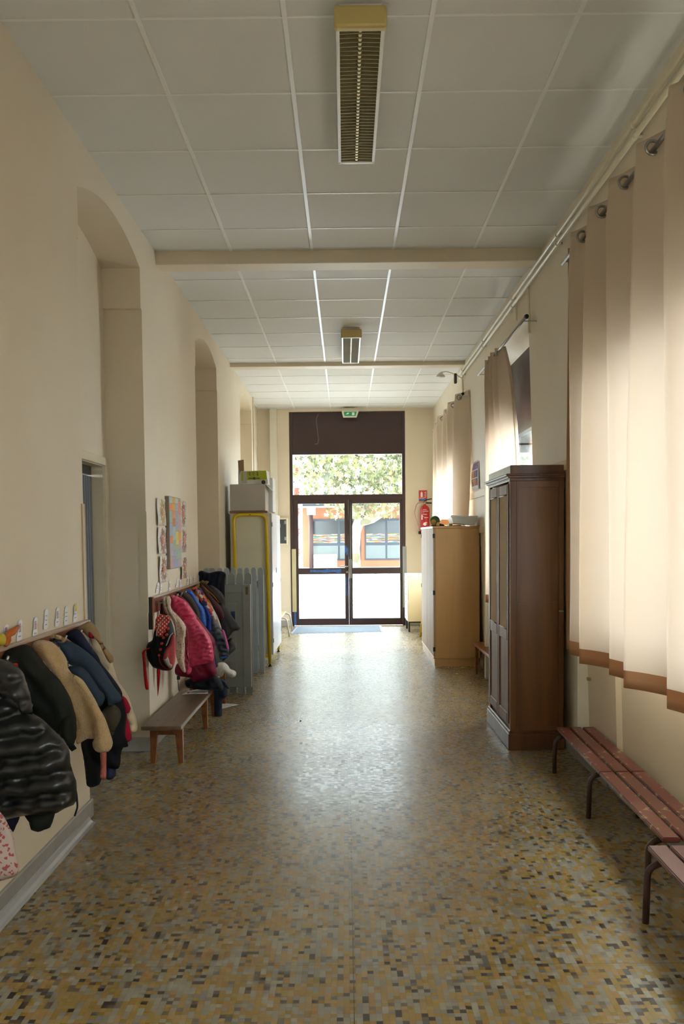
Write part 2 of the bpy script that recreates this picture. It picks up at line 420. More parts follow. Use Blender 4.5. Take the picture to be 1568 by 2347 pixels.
# right wall conduits
PIPE = mat('cream_pipe', S(226, 216, 188), .35)
for z, y0, y1, lb in ((3.52, .2, 10.8, 'upper of two long cream pipes under the ceiling on the right'), (3.462, .2, 10.8, 'lower of two long cream pipes under the ceiling on the right')):
    bm = TB([(xr(z)-.035, y0, z), (xr(z)-.035, y1, z)], .0135)
    for k in range(7):
        y = 1.2+1.55*k; tube(bm, [(xr(z)-.035, y, z), (xr(z)-.035, y+.03, z)], .018); box(bm, xr(z)-.04, xr(z)+.01, y+.008, y+.022, z-.008, z+.008)
    tag(obj('pipe', bm, PIPE, smooth=True), lb, 'pipe')
for y, x_, z0, lb in ((6.86, 1.50, 3.1, 'short cream cable drop above the curtain rod end'), (7.35, 1.50, 3.32, 'cream cable drop above the uncurtained window'), (10.66, 1.47, 2.95, 'cream pipe drop below the farther beam')):
    tag(obj('pipe', TB([(xr(3.4)-.02, y, 3.47), (xr(z0)-.02, y, z0)], .011), PIPE), lb, 'pipe')
tag(obj('trim_6', BX(1.46, 1.58, 8.93, 8.99, 0.0, 3.15), mat('pale_duct', (1, 1, 1, 1))), 'pale vertical trunking beside the gathered curtain', 'trunking', kind='structure')
tag(obj('trim_7', BX(1.50, 1.6, 5.52, 5.60, 0.14, 2.9), mat('pale_duct', (1, 1, 1, 1))), 'pale vertical trunking right of the dark wardrobe', 'trunking', kind='structure')
RAILM = wood('pale_rail', S(206, 180, 134), S(220, 196, 150), .5, 1)
tag(obj('trim_8', BX(xr(1.97)-.015, xr(1.97)+.01, 9.02, 10.56, 1.935, 2.005), RAILM), 'pale wooden rail on the right wall below the poster', 'wall rail', kind='structure')
tag(obj('trim_9', BX(xr(1.97)-.015, xr(1.97)+.01, 5.05, 6.95, 1.945, 2.015), RAILM), 'pale wooden rail on the wall above the dark wardrobe', 'wall rail', kind='structure')
tag(obj('trim_10', BX(1.50, 1.56, 9.05, 9.6, 1.53, 1.60), RAILM), 'short pale rail piece beside the blond cupboard', 'wall rail', kind='structure')

# ---------------------------------------------------------------- end door
t = thing('door_1', (.04, 14.38, 0), 'dark brown glazed double door with transom and upper panel', 'door'); t['kind'] = 'structure'
x0, x1 = -.925, 1.005
obj('upper_panel', BX(x0+.051, x1-.051, 14.36, 14.42, 2.905, 3.56), BROWN, t)
bm = B()
box(bm, x0, x0+.05, 14.35, 14.43, 0, 3.58); box(bm, x1-.05, x1, 14.35, 14.43, 0, 3.58)
box(bm, x0+.051, x1-.051, 14.352, 14.43, 2.12, 2.205, bev=.003); box(bm, x0+.051, x1-.051, 14.352, 14.43, 2.875, 2.905); box(bm, x0+.051, x1-.051, 14.352, 14.43, 3.56, 3.579)
obj('door_frame', bm, BROWN, t)
obj('transom_pane', BX(x0+.05, x1-.05, 14.39, 14.396, 2.205, 2.88), GLASS, t)
def leaf(a, b, gl, gr, lb):
    bm = B()
    box(bm, a, gl, 14.36, 14.41, .01, 2.12, bev=.003); box(bm, gr, b, 14.36, 14.41, .01, 2.12, bev=.003)
    for z0_, z1_ in ((.01, .122), (.872, .975), (2.055, 2.12)): box(bm, gl, gr, 14.362, 14.408, z0_, z1_)
    lf = obj('door_leaf', bm, BROWN, t, origin=((a+b)/2, 14.38, 0)); lf['label'] = lb
    obj('pane', BX(gl, gr, 14.383, 14.388, .12, .874), GLASS, lf)
    obj('pane', BX(gl, gr, 14.383, 14.388, .973, 2.057), GLASS, lf)
    return lf
ll = leaf(-.873, .0505, -.792, -.014, 'left leaf with the handle')
rl = leaf(.052, .953, .115, .912, 'right leaf with the vertical bolt rod')
bm = TB([(.036, 14.355, 1.0), (.03, 14.31, 1.0)], .009); tube(bm, [(.03, 14.31, 1.0), (-.09, 14.305, 1.003)], .010)
obj('handle', bm, METAL, ll, smooth=True)
obj('lock', lathe(B(), [(.0, 14.335), (.017, 14.336), (.017, 14.36)], (.022, 0, .905), 16, 1), mat('brass', S(170, 160, 110), .35, .8), ll)
BLUE = mat('old_blue_paint', S(52, 92, 150), .5, var=.3, vs=30)
rnd = random.Random(4)
for i, (a, b, c, d_) in enumerate([(-.012, .036, 1.18, 1.36), (-.60, -.08, .885, .965)]):
    bm = B()
    n = 9
    P = []
    for k in range(n+1): P.append((a+(b-a)*k/n, d_-rnd.random()*(d_-c)*.35))
    for k in range(n, -1, -1): P.append((a+(b-a)*k/n, c+rnd.random()*(d_-c)*.35))
    obj('paint_patch', prism(B(), P, 1, 14.3575, 14.3605), BLUE, ll)['label'] = 'worn patch of old blue paint'
obj('paint_patch', BX(-.006, .03, 14.3575, 14.3605, .50, .80), mat('old_blue_dark', S(48, 66, 104), .5, var=.4, vs=40), ll)['label'] = 'worn patch of old blue paint'
bm = TB([(.078, 14.345, .02), (.078, 14.345, 2.10)], .010); obj('bolt_rod', bm, mat('dull_grey_rod', S(96, 92, 88), .6, .2), rl, smooth=True)
obj('bolt_case', BX(.060, .098, 14.325, 14.36, .80, 1.12, bev=.005), METAL, rl)
obj('finger_guard', BX(-.905, -.835, 14.325, 14.345, .24, 1.30, bev=.004), mat('yellowed_plastic', S(190, 180, 140), .35), t)['label'] = 'yellowed plastic finger guard'
obj('finger_guard', BX(.955, 1.02, 14.325, 14.345, .3, 1.33, bev=.004), mat('grey_plastic', S(150, 152, 150), .35), t)['label'] = 'grey plastic finger guard'
obj('blue_kick', BX(-.878, -.842, 14.33, 14.355, .02, .24), BLUE, t)['label'] = 'bare blue painted foot of the hinge side'
pts_ = [(-.43, 14.34, 3.55), (-.47, 14.34, 3.46), (-.455, 14.34, 3.30), (-.435, 14.34, 3.12), (-.45, 14.34, 3.045), (-.50, 14.34, 3.05)]
tag(obj('loose_wire', TB(arcpts(pts_, .02, 3), .0025, 6), mat('pale_wire', S(170, 150, 150), .5)), 'thin loose wire hanging over the dark panel above the door', 'wire')

# exit light
t = thing('exit_light', (.095, 14.2, 3.44), 'small green exit light under the ceiling above the door', 'exit sign')
obj('mount', BX(-.01, .19, 14.14, 14.3, 3.56, 3.61, bev=.004), CR, t)
bm = hexa(B(), [(-.02, 14.12, 3.46), (.2, 14.12, 3.46), (.2, 14.2, 3.46), (-.02, 14.2, 3.46)], [(-.045, 14.10, 3.56), (.235, 14.10, 3.56), (.235, 14.24, 3.56), (-.045, 14.24, 3.56)])
obj('housing', bm, mat('pale_plastic', S(226, 222, 208), .4), t)
k = N('exit_green'); k.p.inputs['Base Color'].default_value = S(30, 110, 70); k.p.inputs['Emission Color'].default_value = S(40, 140, 90); k.p.inputs['Emission Strength'].default_value = .15
pl = obj('sign_panel', hexa(B(), [(.0, 14.108, 3.475), (.185, 14.108, 3.475), (.185, 14.118, 3.475), (.0, 14.118, 3.475)], [(-.01, 14.094, 3.54), (.2, 14.094, 3.54), (.2, 14.11, 3.54), (-.01, 14.11, 3.54)]), k.m, t)
obj('pictogram', BX(.125, .165, 14.085, 14.1, 3.485, 3.53), PAPER, pl)
bm = B()
hexa(bm, [(.02, 14.09, 3.5), (.06, 14.09, 3.5), (.06, 14.1, 3.5), (.02, 14.1, 3.5)], [(.05, 14.085, 3.525), (.08, 14.085, 3.525), (.08, 14.1, 3.525), (.05, 14.1, 3.525)])
obj('pictogram', bm, PAPER, pl)
# ---------------------------------------------------------------- luminaires
def luminaire(y0, y1, label):
    cx = .078; z0 = 3.535; t = thing('ceiling_light', (cx, (y0+y1)/2, CE), label, 'ceiling light', 'ceiling lights with louvres')
    hw = .098; LM = mat('cream_lamp_metal', S(226, 212, 178), .4); WM = mat('white_lamp_rim', S(236, 232, 224), .35)
    bm = B(); box(bm, cx-hw+.012, cx+hw-.012, y0+.02, y1-.02, z0+.05, CE)
    hexa(bm, [(cx-hw, y0+.02, z0), (cx-hw+.014, y0+.02, z0), (cx-hw+.014, y1-.01, z0), (cx-hw, y1-.01, z0)], [(cx-hw, y0+.02, z0+.06), (cx-hw+.014, y0+.02, z0+.06), (cx-hw+.014, y1-.01, z0+.06), (cx-hw, y1-.01, z0+.06)])
    hexa(bm, [(cx+hw-.014, y0+.02, z0), (cx+hw, y0+.02, z0), (cx+hw, y1-.01, z0), (cx+hw-.014, y1-.01, z0)], [(cx+hw-.014, y0+.02, z0+.06), (cx+hw, y0+.02, z0+.06), (cx+hw, y1-.01, z0+.06), (cx+hw-.014, y1-.01, z0+.06)])
    box(bm, cx-hw, cx+hw, y1-.02, y1, z0, z0+.06)
    obj('housing', bm, WM, t)
    bm = B(); box(bm, cx-hw-.008, cx+hw+.008, y0-.012, y0+.03, z0-.012, z0+.075, bev=.012, seg=2); obj('end_cap', bm, mat('yellowed_cap', S(206, 184, 118), .4), t)
    LV = mat('dull_reflector', S(182, 170, 128), .35, .1)
    n = int((y1-y0)/.031); bm = B()
    for k in range(n):
        y = y0+.035+k*.031
        for s in (-1, 1):
            hexa(bm, [(cx, y, z0+.006), (cx+s*(hw-.014), y, z0+.003), (cx+s*(hw-.014), y+.002, z0+.003), (cx, y+.002, z0+.006)] if s > 0 else [(cx+s*(hw-.014), y, z0+.003), (cx, y, z0+.006), (cx, y+.002, z0+.006), (cx+s*(hw-.014), y+.002, z0+.003)],
                 [(cx, y+.012, z0+.03), (cx+s*(hw-.014), y+.012, z0+.03), (cx+s*(hw-.014), y+.016, z0+.03), (cx, y+.016, z0+.03)] if s > 0 else [(cx+s*(hw-.014), y+.012, z0+.03), (cx, y+.012, z0+.03), (cx, y+.016, z0+.03), (cx+s*(hw-.014), y+.016, z0+.03)])
    lv = obj('louvre', bm, LV, t)
    bm = B()
    for k in range(n):
        y = y0+.035+k*.031; hexa(bm, [(cx-.008, y, z0+.001), (cx+.008, y, z0+.001), (cx+.004, y+.016, z0+.001), (cx-.004, y+.016, z0+.001)], [(cx-.006, y, z0+.02), (cx+.006, y, z0+.02), (cx+.003, y+.016, z0+.02), (cx-.003, y+.016, z0+.02)])
    obj('spine', bm, mat('spine_metal', S(196, 182, 136), .3, .4), lv)
    obj('reflector', BX(cx-hw+.014, cx+hw-.014, y0+.02, y1-.02, z0+.034, z0+.05), mat('reflector_back', S(190, 180, 140), .4, .1), t)
    return t
luminaire(3.50, 4.77, 'nearer louvred fluorescent ceiling light, cream end cap facing the viewer')
luminaire(8.80, 10.15, 'farther louvred ceiling light just before the second beam')

# alarm device by the farther beam, shaped like a small spotlight
t = thing('alarm_device', (1.27, 10.5, 3.40), 'small white lamp on a bent arm with dark box beside the farther beam', 'device')
obj('cone', lathe(B(), [(.05, 0), (.055, .01), (.018, .05), (.006, .055)], (1.17, 10.45, 3.42), 20), WHITE, t, smooth=True)
obj('arm', TB(arcpts([(1.17, 10.45, 3.475), (1.24, 10.46, 3.49), (1.36, 10.47, 3.45), (1.45, 10.5, 3.40)], .02), .006), PIPE, t, smooth=True)
obj('box', BX(1.33, 1.365, 10.42, 10.47, 3.34, 3.46, bev=.008), mat('dark_olive_plastic', S(84, 84, 66), .5), t)

# ---------------------------------------------------------------- curtains
def curtain_mat(name, c, tl):
    k = N(name); k.p.inputs['Roughness'].default_value = .85; k.p.inputs['Base Color'].default_value = c; k.p.inputs['Specular IOR Level'].default_value = .1
    tr = k.n('ShaderNodeBsdfTranslucent'); tr.inputs[0].default_value = tl
    mx = k.n('ShaderNodeMixShader'); mx.inputs[0].default_value = .34
    wv = k.n('ShaderNodeTexNoise'); wv.inputs['Scale'].default_value = 400; k.l(k.obj(), wv.inputs['Vector']); k.bump(wv.outputs[0], .08, .001)
    k.l(k.p.outputs[0], mx.inputs[1]); k.l(tr.outputs[0], mx.inputs[2]); k.l(mx.outputs[0], k.o.inputs[0]); return k.m
CUR = curtain_mat('beige_curtain', S(224, 206, 184), S(250, 242, 232))
CUR_DK = curtain_mat('beige_curtain_hem_unlit_end', S(206, 166, 128), S(176, 130, 92))  # doubled hem; the same darker tone is painted on the unlit end strip
def curtain(X, yr, p, A, ztop, zbot, y0f, y1f, label, group, eyes, nz=60, per=26):
    """cloth waving in plan; y0f/y1f give the near and far edge at a height; yr = ring phase"""
    bm = B(); L0 = (y1f(1)-y0f(1)); nw = L0/p; nu = max(8, int(nw*per)); rows = []
    for j in range(nz+1):
        t_ = j/nz; zt = zbot+(ztop-zbot)*t_
        row = []
        for i in range(nu+1):
            u = i/nu; ph = 2*PI*(u*nw-(yr-y0f(1))/p)
            am = A*(1+.25*math.sin(i*.11+t_*2))*(1.0 if t_ < .9 else 1-.25*(t_-.9)/.1)
            x = X-am*math.sin(ph)+.012*math.sin(ph*.5+3*t_)*(1-t_)
            y = y0f(t_)+(y1f(t_)-y0f(t_))*u+.018*math.sin(2*ph+.6)*(1)
            z = zt+.006*math.sin(ph)*(1-t_)
            row.append(bm.verts.new((x, y, z)))
        rows.append(row)
    for j in range(nz):
        for i in range(nu):
            f = bm.faces.new((rows[j][i], rows[j][i+1], rows[j+1][i+1], rows[j+1][i]))
            zc = zbot+(ztop-zbot)*(j+.5)/nz
            if zc < zbot+.07 or i > nu-per*.30: f.material_index = 1  # end strip shares the hem material: its missing backlight is put into the colour
    o = obj('curtain', bm, [CUR, CUR_DK], smooth=True); tag(o, label, 'curtain', group)
    m_ = o.modifiers.new('thickness', 'SOLIDIFY'); m_.thickness = .0015
    for y, x_, in eyes:
        b2 = B()
        n = 20; R1, r1 = .029, .007
        vs = []
        for a in range(n):
            for b in range(8):
                aa = 2*PI*a/n; bb = 2*PI*b/8; rr = R1+r1*math.cos(bb)
                vs.append(b2.verts.new((x_+rr*math.cos(aa), y+r1*math.sin(bb), ztop-.055+rr*math.sin(aa))))
        for a in range(n):
            for b in range(8):
                b2.faces.new((vs[a*8+b], vs[a*8+(b+1) % 8], vs[((a+1) % n)*8+(b+1) % 8], vs[((a+1) % n)*8+b]))
        obj('eyelet', b2, METAL, o, smooth=True)
    return o
c_ = lambda a: (lambda t_: a)
GC = 'beige eyelet curtains along the right wall'
curtain(1.345, 4.157, .365, .062, 3.225, .80, lambda t_: 3.66+.02*t_, c_(5.24), 'nearer broad beige curtain hanging over the red bench, glowing with daylight', GC, [(y, 1.342) for y in (3.78, 4.145, 4.51, 4.875)])
curtain(1.32, 3.3, .365, .062, 3.225, .80, c_(1.1), c_(3.60), 'beige curtain cut off by the right edge of the picture', GC, [(3.3, 1.32), (2.93, 1.32)])
curtain(1.40, 7.79, .17, .055, 3.19, .85, lambda t_: 7.10+.62*t_**3, lambda t_: 8.46, 'short gathered beige curtain behind the dark wardrobe', GC, [(7.77, 1.40)])
curtain(1.40, 10.36, .62, .075, 3.215, 1.64, c_(10.20), c_(13.42), 'farthest beige curtain above the blond cupboard', GC, [(10.36, 1.38), (10.98, 1.39), (11.6, 1.39), (12.22, 1.39), (12.84, 1.39)], per=30)
for y0, y1, X_, lb in ((.9, 5.33, 1.345, 'nearest metal curtain rod above the red bench'), (6.58, 8.95, 1.39, 'bare metal curtain rod above the gathered curtain'), (10.1, 13.6, 1.39, 'farthest metal curtain rod')):
    t = thing('curtain_rod', (X_, y0, 3.15), lb, 'curtain rod', 'metal curtain rods on the right wall')
    obj('rod', TB([(X_, y0, 3.16), (X_, y1, 3.16)], .011), METAL, t, smooth=True)
    for y in (y0+.10, y1-.08): obj('bracket', TB([(X_, y, 3.15), (xr(3.15)+.005, y, 3.15)], .005), METAL, t)
    obj('finial', lathe(B(), [(.004, -.01), (.016, -.008), (.018, .012), (.006, .02)], (X_, y0, 3.16), 16, 1), BLACK, t, smooth=True)

# ---------------------------------------------------------------- dark wooden wardrobe
WD1 = wood('walnut_dark', S(74, 44, 26), S(118, 76, 46), .36, 2)
WD2 = wood('walnut_panel', S(86, 52, 26), S(134, 88, 48), .40, 2, .5)
WDF = wood('walnut_front_lit', S(112, 76, 56), S(142, 104, 80), .5, 2)  # paler copy of the walnut: light on the front put into the colour
CLOTH = mat('khaki_cloth_panel', S(190, 160, 108), .75, var=.04)
t = thing('wardrobe', (1.33, 6.37, 0), 'tall dark brown wooden wardrobe with cornice and khaki cloth door panels', 'wardrobe')
ax, ay0, ay1, aw = 1.142, 5.93, 6.82, 1.515
bm = B()
box(bm, ax+.016, aw-.004, ay0+.012, ay1-.004, .125, 1.86)
for y in (ay0, ):   # side frame
    box(bm, ax+.001, ax+.045, y, y+.03, .121, 1.879, bev=.003); box(bm, aw-.035, aw, y, y+.03, .12, 1.88, bev=.003)
    box(bm, ax+.0455, aw-.0355, y+.002, y+.028, 1.835, 1.875); box(bm, ax+.0455, aw-.0355, y+.003, y+.029, .975, 1.035); box(bm, ax+.0455, aw-.0355, y+.002, y+.028, .122, .16)
box(bm, ax, ax+.02, ay0+.031, ay0+.06, .12, 1.88); box(bm, ax, ax+.02, ay1-.06, ay1, .12, 1.88)
obj('carcass', bm, WD2, t)
bm = B(); box(bm, ax-.015, aw+.005, ay0-.015, ay1+.015, 0, .115, bev=.005); box(bm, ax-.007, aw, ay0-.007, ay1+.007, .11, .135, bev=.006)
obj('plinth', bm, WD1, t)
bm = B()
for i, (e, z0_, z1_) in enumerate(((.004, 1.875, 1.90), (.018, 1.895, 1.915), (.034, 1.91, 1.925))): box(bm, ax-e, aw, ay0-e, ay1+e, z0_, z1_, bev=.005, seg=2)
box(bm, ax+.0, aw, ay0-.002, ay1, 1.92, 1.985, bev=.004)
obj('cornice', bm, WD1, t)
box_y = [(ay0+.05, ay0+.445), (ay0+.455, ay1-.05)]
for i, (a, b) in enumerate(box_y):
    bm = B(); x_ = ax-.006
    box(bm, x_, x_+.03, a, a+.04, .17, 1.86, bev=.004); box(bm, x_, x_+.03, b-.04, b, .17, 1.86, bev=.004)
    for z0_, z1_ in ((.17, .24), (.755, .835), (1.79, 1.86)): box(bm, x_, x_+.03, a+.05, b-.05, z0_, z1_, bev=.004)
    box(bm, x_+.008, x_+.03, a+.035, b-.035, .2, .80)
    d_ = obj('wardrobe_door', bm, WDF, t); d_['label'] = ['nearer door', 'farther door'][i]
    obj('cloth_panel', BX(x_+.004, x_+.012, a+.038, b-.038, .83, 1.795), CLOTH, d_)
    bm = B()
    for z in (.835, 1.785): tube(bm, [(x_+.004, a+.04, z), (x_+.004, b-.04, z)], .005, 6)
    for y in (a+.042, b-.042): tube(bm, [(x_+.004, y, .835), (x_+.004, y, 1.785)], .005, 6)
    obj('moulding', bm, WD1, d_, smooth=True)
obj('latch', TB([(1.48, 5.918, .972), (1.512, 5.918, .972)], .006), METAL, t, smooth=True)

# blond cupboard
BL = wood('blond_veneer', S(198, 154, 96), S(214, 172, 112), .38, 2, .35, .02)
BLF = wood('blond_veneer_doors', S(176, 150, 124), S(192, 166, 138), .6, 2, .4, .02)
t = thing('cupboard', (1.27, 10.5, 0), 'blond wood two door cupboard with rounded front under the farthest curtain', 'cupboard')
bx, by0, by1, bw = 1.0, 9.755, 11.28, 1.53
obj('carcass', BX(bx+.02, bw, by0, by1, .10, 1.585, bev=.006, seg=2), BL, t)
obj('top', BX(bx-.008, bw, by0-.006, by1+.006, 1.585, 1.612, bev=.004), BL, t)
bm = B(); box(bm, bx+.012, bw-.01, by0+.01, by1, 0, .095); box(bm, bx-.002, bw-.004, by0-.005, by1, .09, .112, bev=.004)
obj('plinth', bm, BL, t)
for i, (a, b) in enumerate(((by0+.004, (by0+by1)/2-.003), ((by0+by1)/2+.003, by1-.004))):
    d_ = obj('cupboard_door', BX(bx, bx+.022, a, b, .115, 1.583, bev=.004), BLF, t); d_['label'] = ['nearer door', 'farther door'][i]
    y = a if i == 0 else b
    for z in (.2, .85, 1.5): obj('hinge', BX(bx-.006, bx+.02, y-.006, y+.006, z-.025, z+.025), DKMET, d_)

# things on the cupboard
t = tag(obj('globe_plate', lathe(B(), [(.0, -.012), (.045, -.012), (.056, -.004), (.058, .004), (.05, .012), (.0, .014)], (1.04, 9.93, 1.675), 28, 1), mat('green_ochre', S(60, 92, 40), .5), smooth=True), 'round green and ochre painted disc standing on the blond cupboard', 'painted disc')
obj('ochre_patch', lathe(B(), [(.0, -.016), (.03, -.0155), (.034, -.012)], (1.022, 9.93, 1.658), 20, 1), mat('ochre_paint', S(170, 130, 30), .5), t)
o = inflate('soft_toy', [(1.045, 1.614), (1.05, 1.642), (1.06, 1.656), (1.075, 1.66), (1.085, 1.648), (1.082, 1.614)], 9.86, .022, mat('tan_toy', S(206, 168, 124), .7), Rr=.02, step=.005); tag(o, 'small tan toy in front of the green disc on the cupboard', 'toy')
o = inflate('soft_toy', [(1.082, 1.613), (1.085, 1.644), (1.105, 1.64), (1.13, 1.632), (1.142, 1.613)], 9.87, .025, mat('dark_toy', S(60, 56, 62), .6), Rr=.02, step=.005); tag(o, 'small dark toy beside the tan one on the cupboard', 'toy')
o = inflate('soft_toy', [(.985, 1.613), (.995, 1.625), (1.02, 1.630), (1.045, 1.626), (1.05, 1.613)], 9.85, .03, mat('navy_toy', S(50, 66, 92), .6), Rr=.02, step=.005); tag(o, 'flat dark blue toy at the front corner of the cupboard', 'toy')
t = thing('white_tray', (1.36, 9.95, 1.612), 'white plastic crate lying tilted on the blond cupboard', 'crate')
bm = B()
a = [(1.235, 9.78, 1.642), (1.475, 9.78, 1.618), (1.475, 10.15, 1.618), (1.235, 10.15, 1.642)]
b = [(1.205, 9.76, 1.735), (1.505, 9.76, 1.712), (1.505, 10.18, 1.712), (1.205, 10.18, 1.735)]
hexa(bm, a, b); obj('tray_body', bm, mat('white_plastic', S(222, 228, 232), .35), t)
bm = B(); box(bm, 1.20, 1.51, 9.75, 9.765, 1.71, 1.725); obj('tray_rim', bm, mat('white_plastic', (1, 1, 1, 1)), t)
for x0_, x1_, c, lb in ((1.19, 1.23, S(130, 120, 40), 'flat olive book under the white crate'), (1.24, 1.33, S(120, 90, 80), 'flat brown book under the white crate')):
    tag(obj('book', BX(x0_, x1_, 9.82, 9.99, 1.6125, 1.624 if x0_ > 1.2 else 1.64, bev=.002), mat('book_%d' % int(x0_*100), c, .5)), lb, 'book')

# white drawer unit
t = thing('drawer_unit', (1.13, 13.57, 0), 'cream six drawer cabinet on short dark legs beside the door', 'drawer cabinet')
dx0, dx1, dy0, dy1 = .955, 1.30, 13.29, 13.87; CRM = mat('cream_laminate', S(226, 208, 164), .4, var=.02)
obj('carcass', BX(dx0+.015, dx1, dy0, dy1, .165, .875, bev=.003), CRM, t)
obj('top', BX(dx0, dx1+.003, dy0-.003, dy1+.003, .875, .9, bev=.003), WHITE, t)
for k in range(6):
    z = .175+k*.1165; d_ = obj('drawer', BX(dx0, dx0+.016, dy0+.004, dy1-.004, z, z+.112, bev=.002), WHITE, t)
    obj('handle', BX(dx0-.010, dx0+.001, (dy0+dy1)/2-.05, (dy0+dy1)/2+.05, z+.052, z+.062), DKMET, d_)
for x_, y_ in ((dx0+.03, dy0+.04), (dx0+.03, dy1-.04), (dx1-.04, dy0+.04), (dx1-.04, dy1-.04)): obj('leg', BX(x_-.013, x_+.013, y_-.013, y_+.013, 0, .15), DKMET, t)
obj('base_frame', BX(dx0+.02, dx1-.02, dy0+.02, dy1-.02, .145, .166), DKMET, t)
# yellow bench leg
YEL = mat('yellow_enamel', S(222, 186, 22), .3)
t = thing('small_bench', (1.3, 12.2, 0), 'low bench with yellow tube legs between cupboard and drawer cabinet', 'bench')
for y in (12.68, 11.6): obj('leg', TB(arcpts([(1.10, y, .0), (1.13, y, .27), (1.30, y, .285), (1.48, y, .27), (1.50, y, 0)], .06), .014), YEL, t, smooth=True)
obj('seat', BX(1.17, 1.46, 11.5, 12.6, .295, .315, bev=.004), BL, t)
# low wooden bench between wardrobe and cupboard
BW = wood('brown_bench_wood', S(112, 62, 30), S(156, 96, 50), .35, 1)
t = thing('wooden_bench', (1.46, 8.8, 0), 'low brown wooden bench between the dark wardrobe and the blond cupboard', 'bench')
obj('seat', BX(1.385, 1.53, 8.0, 9.36, .305, .333, bev=.005), BW, t)
for x_ in (1.415, 1.50):
    for y in (9.24, 8.2): obj('leg', hexa(B(), [(x_-.012, y-.02, 0), (x_+.012, y-.02, 0), (x_+.012, y+.02, 0), (x_-.012, y+.02, 0)], [(x_-.018, y-.03, .31), (x_+.018, y-.03, .31), (x_+.018, y+.03, .31), (x_-.018, y+.03, .31)]), BW, t)

# ---------------------------------------------------------------- red slatted benches
def chip_mat():
    k = N('worn_red_paint'); k.p.inputs['Roughness'].default_value = .32; co = k.obj()
    nz = k.n('ShaderNodeTexNoise'); nz.inputs['Scale'].default_value = 26; nz.inputs['Detail'].default_value = 7; k.l(co, nz.inputs['Vector'])
    n2 = k.n('ShaderNodeTexNoise'); n2.inputs['Scale'].default_value = 2.2; k.l(co, n2.inputs['Vector'])
    sx = k.n('ShaderNodeSeparateXYZ'); k.l(co, sx.inputs[0])
    edge = k.math('MULTIPLY', k.math('GREATER_THAN', k.math('ABSOLUTE', sx.outputs[0]), .027), .11)
    v = k.math('ADD', k.math('ADD', nz.outputs[0], k.math('MULTIPLY', n2.outputs[0], .30)), edge)
    m_ = k.math('GREATER_THAN', v, .845)
    mx = k.n('ShaderNodeMix'); mx.data_type = 'RGBA'; k.l(m_, mx.inputs[0])
    k.l(k.ramp(n2.outputs[0], [(.3, S(108, 52, 46)), (.7, S(134, 74, 66))]), mx.inputs[6]); mx.inputs[7].default_value = S(186, 162, 128)
    k.l(mx.outputs[2], k.p.inputs['Base Color']); return k.m
RED = chip_mat(); RED2 = mat('dull_mauve_paint', S(122, 88, 86), .35, var=.08, vs=5)
TUBEM = mat('brown_tube', S(74, 52, 46), .35, .1)
def slat_bench(xf0, xf1, y0, y1, w_, z, legs, m, label, split=None):
    """front edge x: xf1 at far end y1, xf0 at near end y0"""
    t = thing('bench', ((xf0+xf1)/2+w_/2, (y0+y1)/2, 0), label, 'bench', 'low slatted benches under the curtains')
    fx = lambda y: xf0+(xf1-xf0)*(y-y0)/(y1-y0); sw = (w_-.024)/3
    segs = [(y0, y1)] if not split else [(y0, split-.002), (split+.002, y1)]
    for s in range(3):
        for a, b in segs:
            o_ = s*(sw+.012)
            q = lambda zz: [(fx(a)+o_, a, zz), (fx(a)+o_+sw, a, zz), (fx(b)+o_+sw, b, zz), (fx(b)+o_, b, zz)]
            bm = hexa(B(), q(z-.022), q(z)); bmesh.ops.bevel(bm, geom=list(bm.edges), offset=.004, segments=2, affect='EDGES')
            obj('slat', bm, m, t)
    for y in legs:
        x_ = fx(y)
        p = arcpts([(x_-.028, y, 0), (x_-.022, y, .215), (x_+.05, y, z-.036), (x_+w_-.05, y, z-.036), (x_+w_+.0, y, .215), (x_+w_+.0, y, 0)], .036, 7)
        obj('leg', TB(p, .0135, 12), TUBEM, t, smooth=True)
slat_bench(1.268, 1.334, 3.39, 5.39, .236, .28, (5.33, 4.47, 3.50), RED, 'long low slatted bench in chipped red brown paint under the curtains', 4.36)
slat_bench(1.14, 1.177, 1.5, 3.31, .25, .28, (3.24, 2.4, 1.6), RED2, 'low mauve slatted bench cut off at the lower right corner')

# ---------------------------------------------------------------- left benches
OLD = wood('old_bench_top', S(88, 70, 54), S(124, 104, 84), .3, 1)
def wbench(x0_, x1_, y0, y1, z, legs, label):
    t = thing('wooden_bench', ((x0_+x1_)/2, (y0+y1)/2, 0), label, 'bench', 'low wooden benches under the left coat rack')
    bm = BX(x0_, x1_, y0, y1, z-.028, z, bev=.007, seg=2)
    tp = obj('seat', bm, OLD, t)
    for y in legs:
        for s, x_ in ((-1, x0_+.055), (1, x1_-.045)):
            obj('leg', hexa(B(), [(x_-.016+s*.012, y-.018, 0), (x_+.016+s*.012, y-.018, 0), (x_+.016+s*.012, y+.018, 0), (x_-.016+s*.012, y+.018, 0)], [(x_-.027, y-.022, z-.026), (x_+.027, y-.022, z-.026), (x_+.027, y+.022, z-.026), (x_-.027, y+.022, z-.026)]), BW, t)
        obj('rail', BX(x0_+.05, x1_-.05, y-.012, y+.012, z-.09, z-.027, bev=.003), BW, t)
    bm = B()
    for y in legs:
        for x_ in (x0_+.07, x1_-.08): lathe(bm, [(.0, .0005), (.006, .0005), (.006, -.001)], (x_, y+.03, z), 10)
    obj('peg', bm, mat('dark_peg', S(50, 36, 28), .6), tp)
wbench(-1.345, -1.082, 5.50, 6.80, .28, (5.655, 6.665), 'low old wooden bench nearest on the left, dark worn top')
wbench(-1.345, -1.085, 7.02, 8.0, .333, (7.12, 7.69), 'second low wooden bench half hidden by hanging clothes')
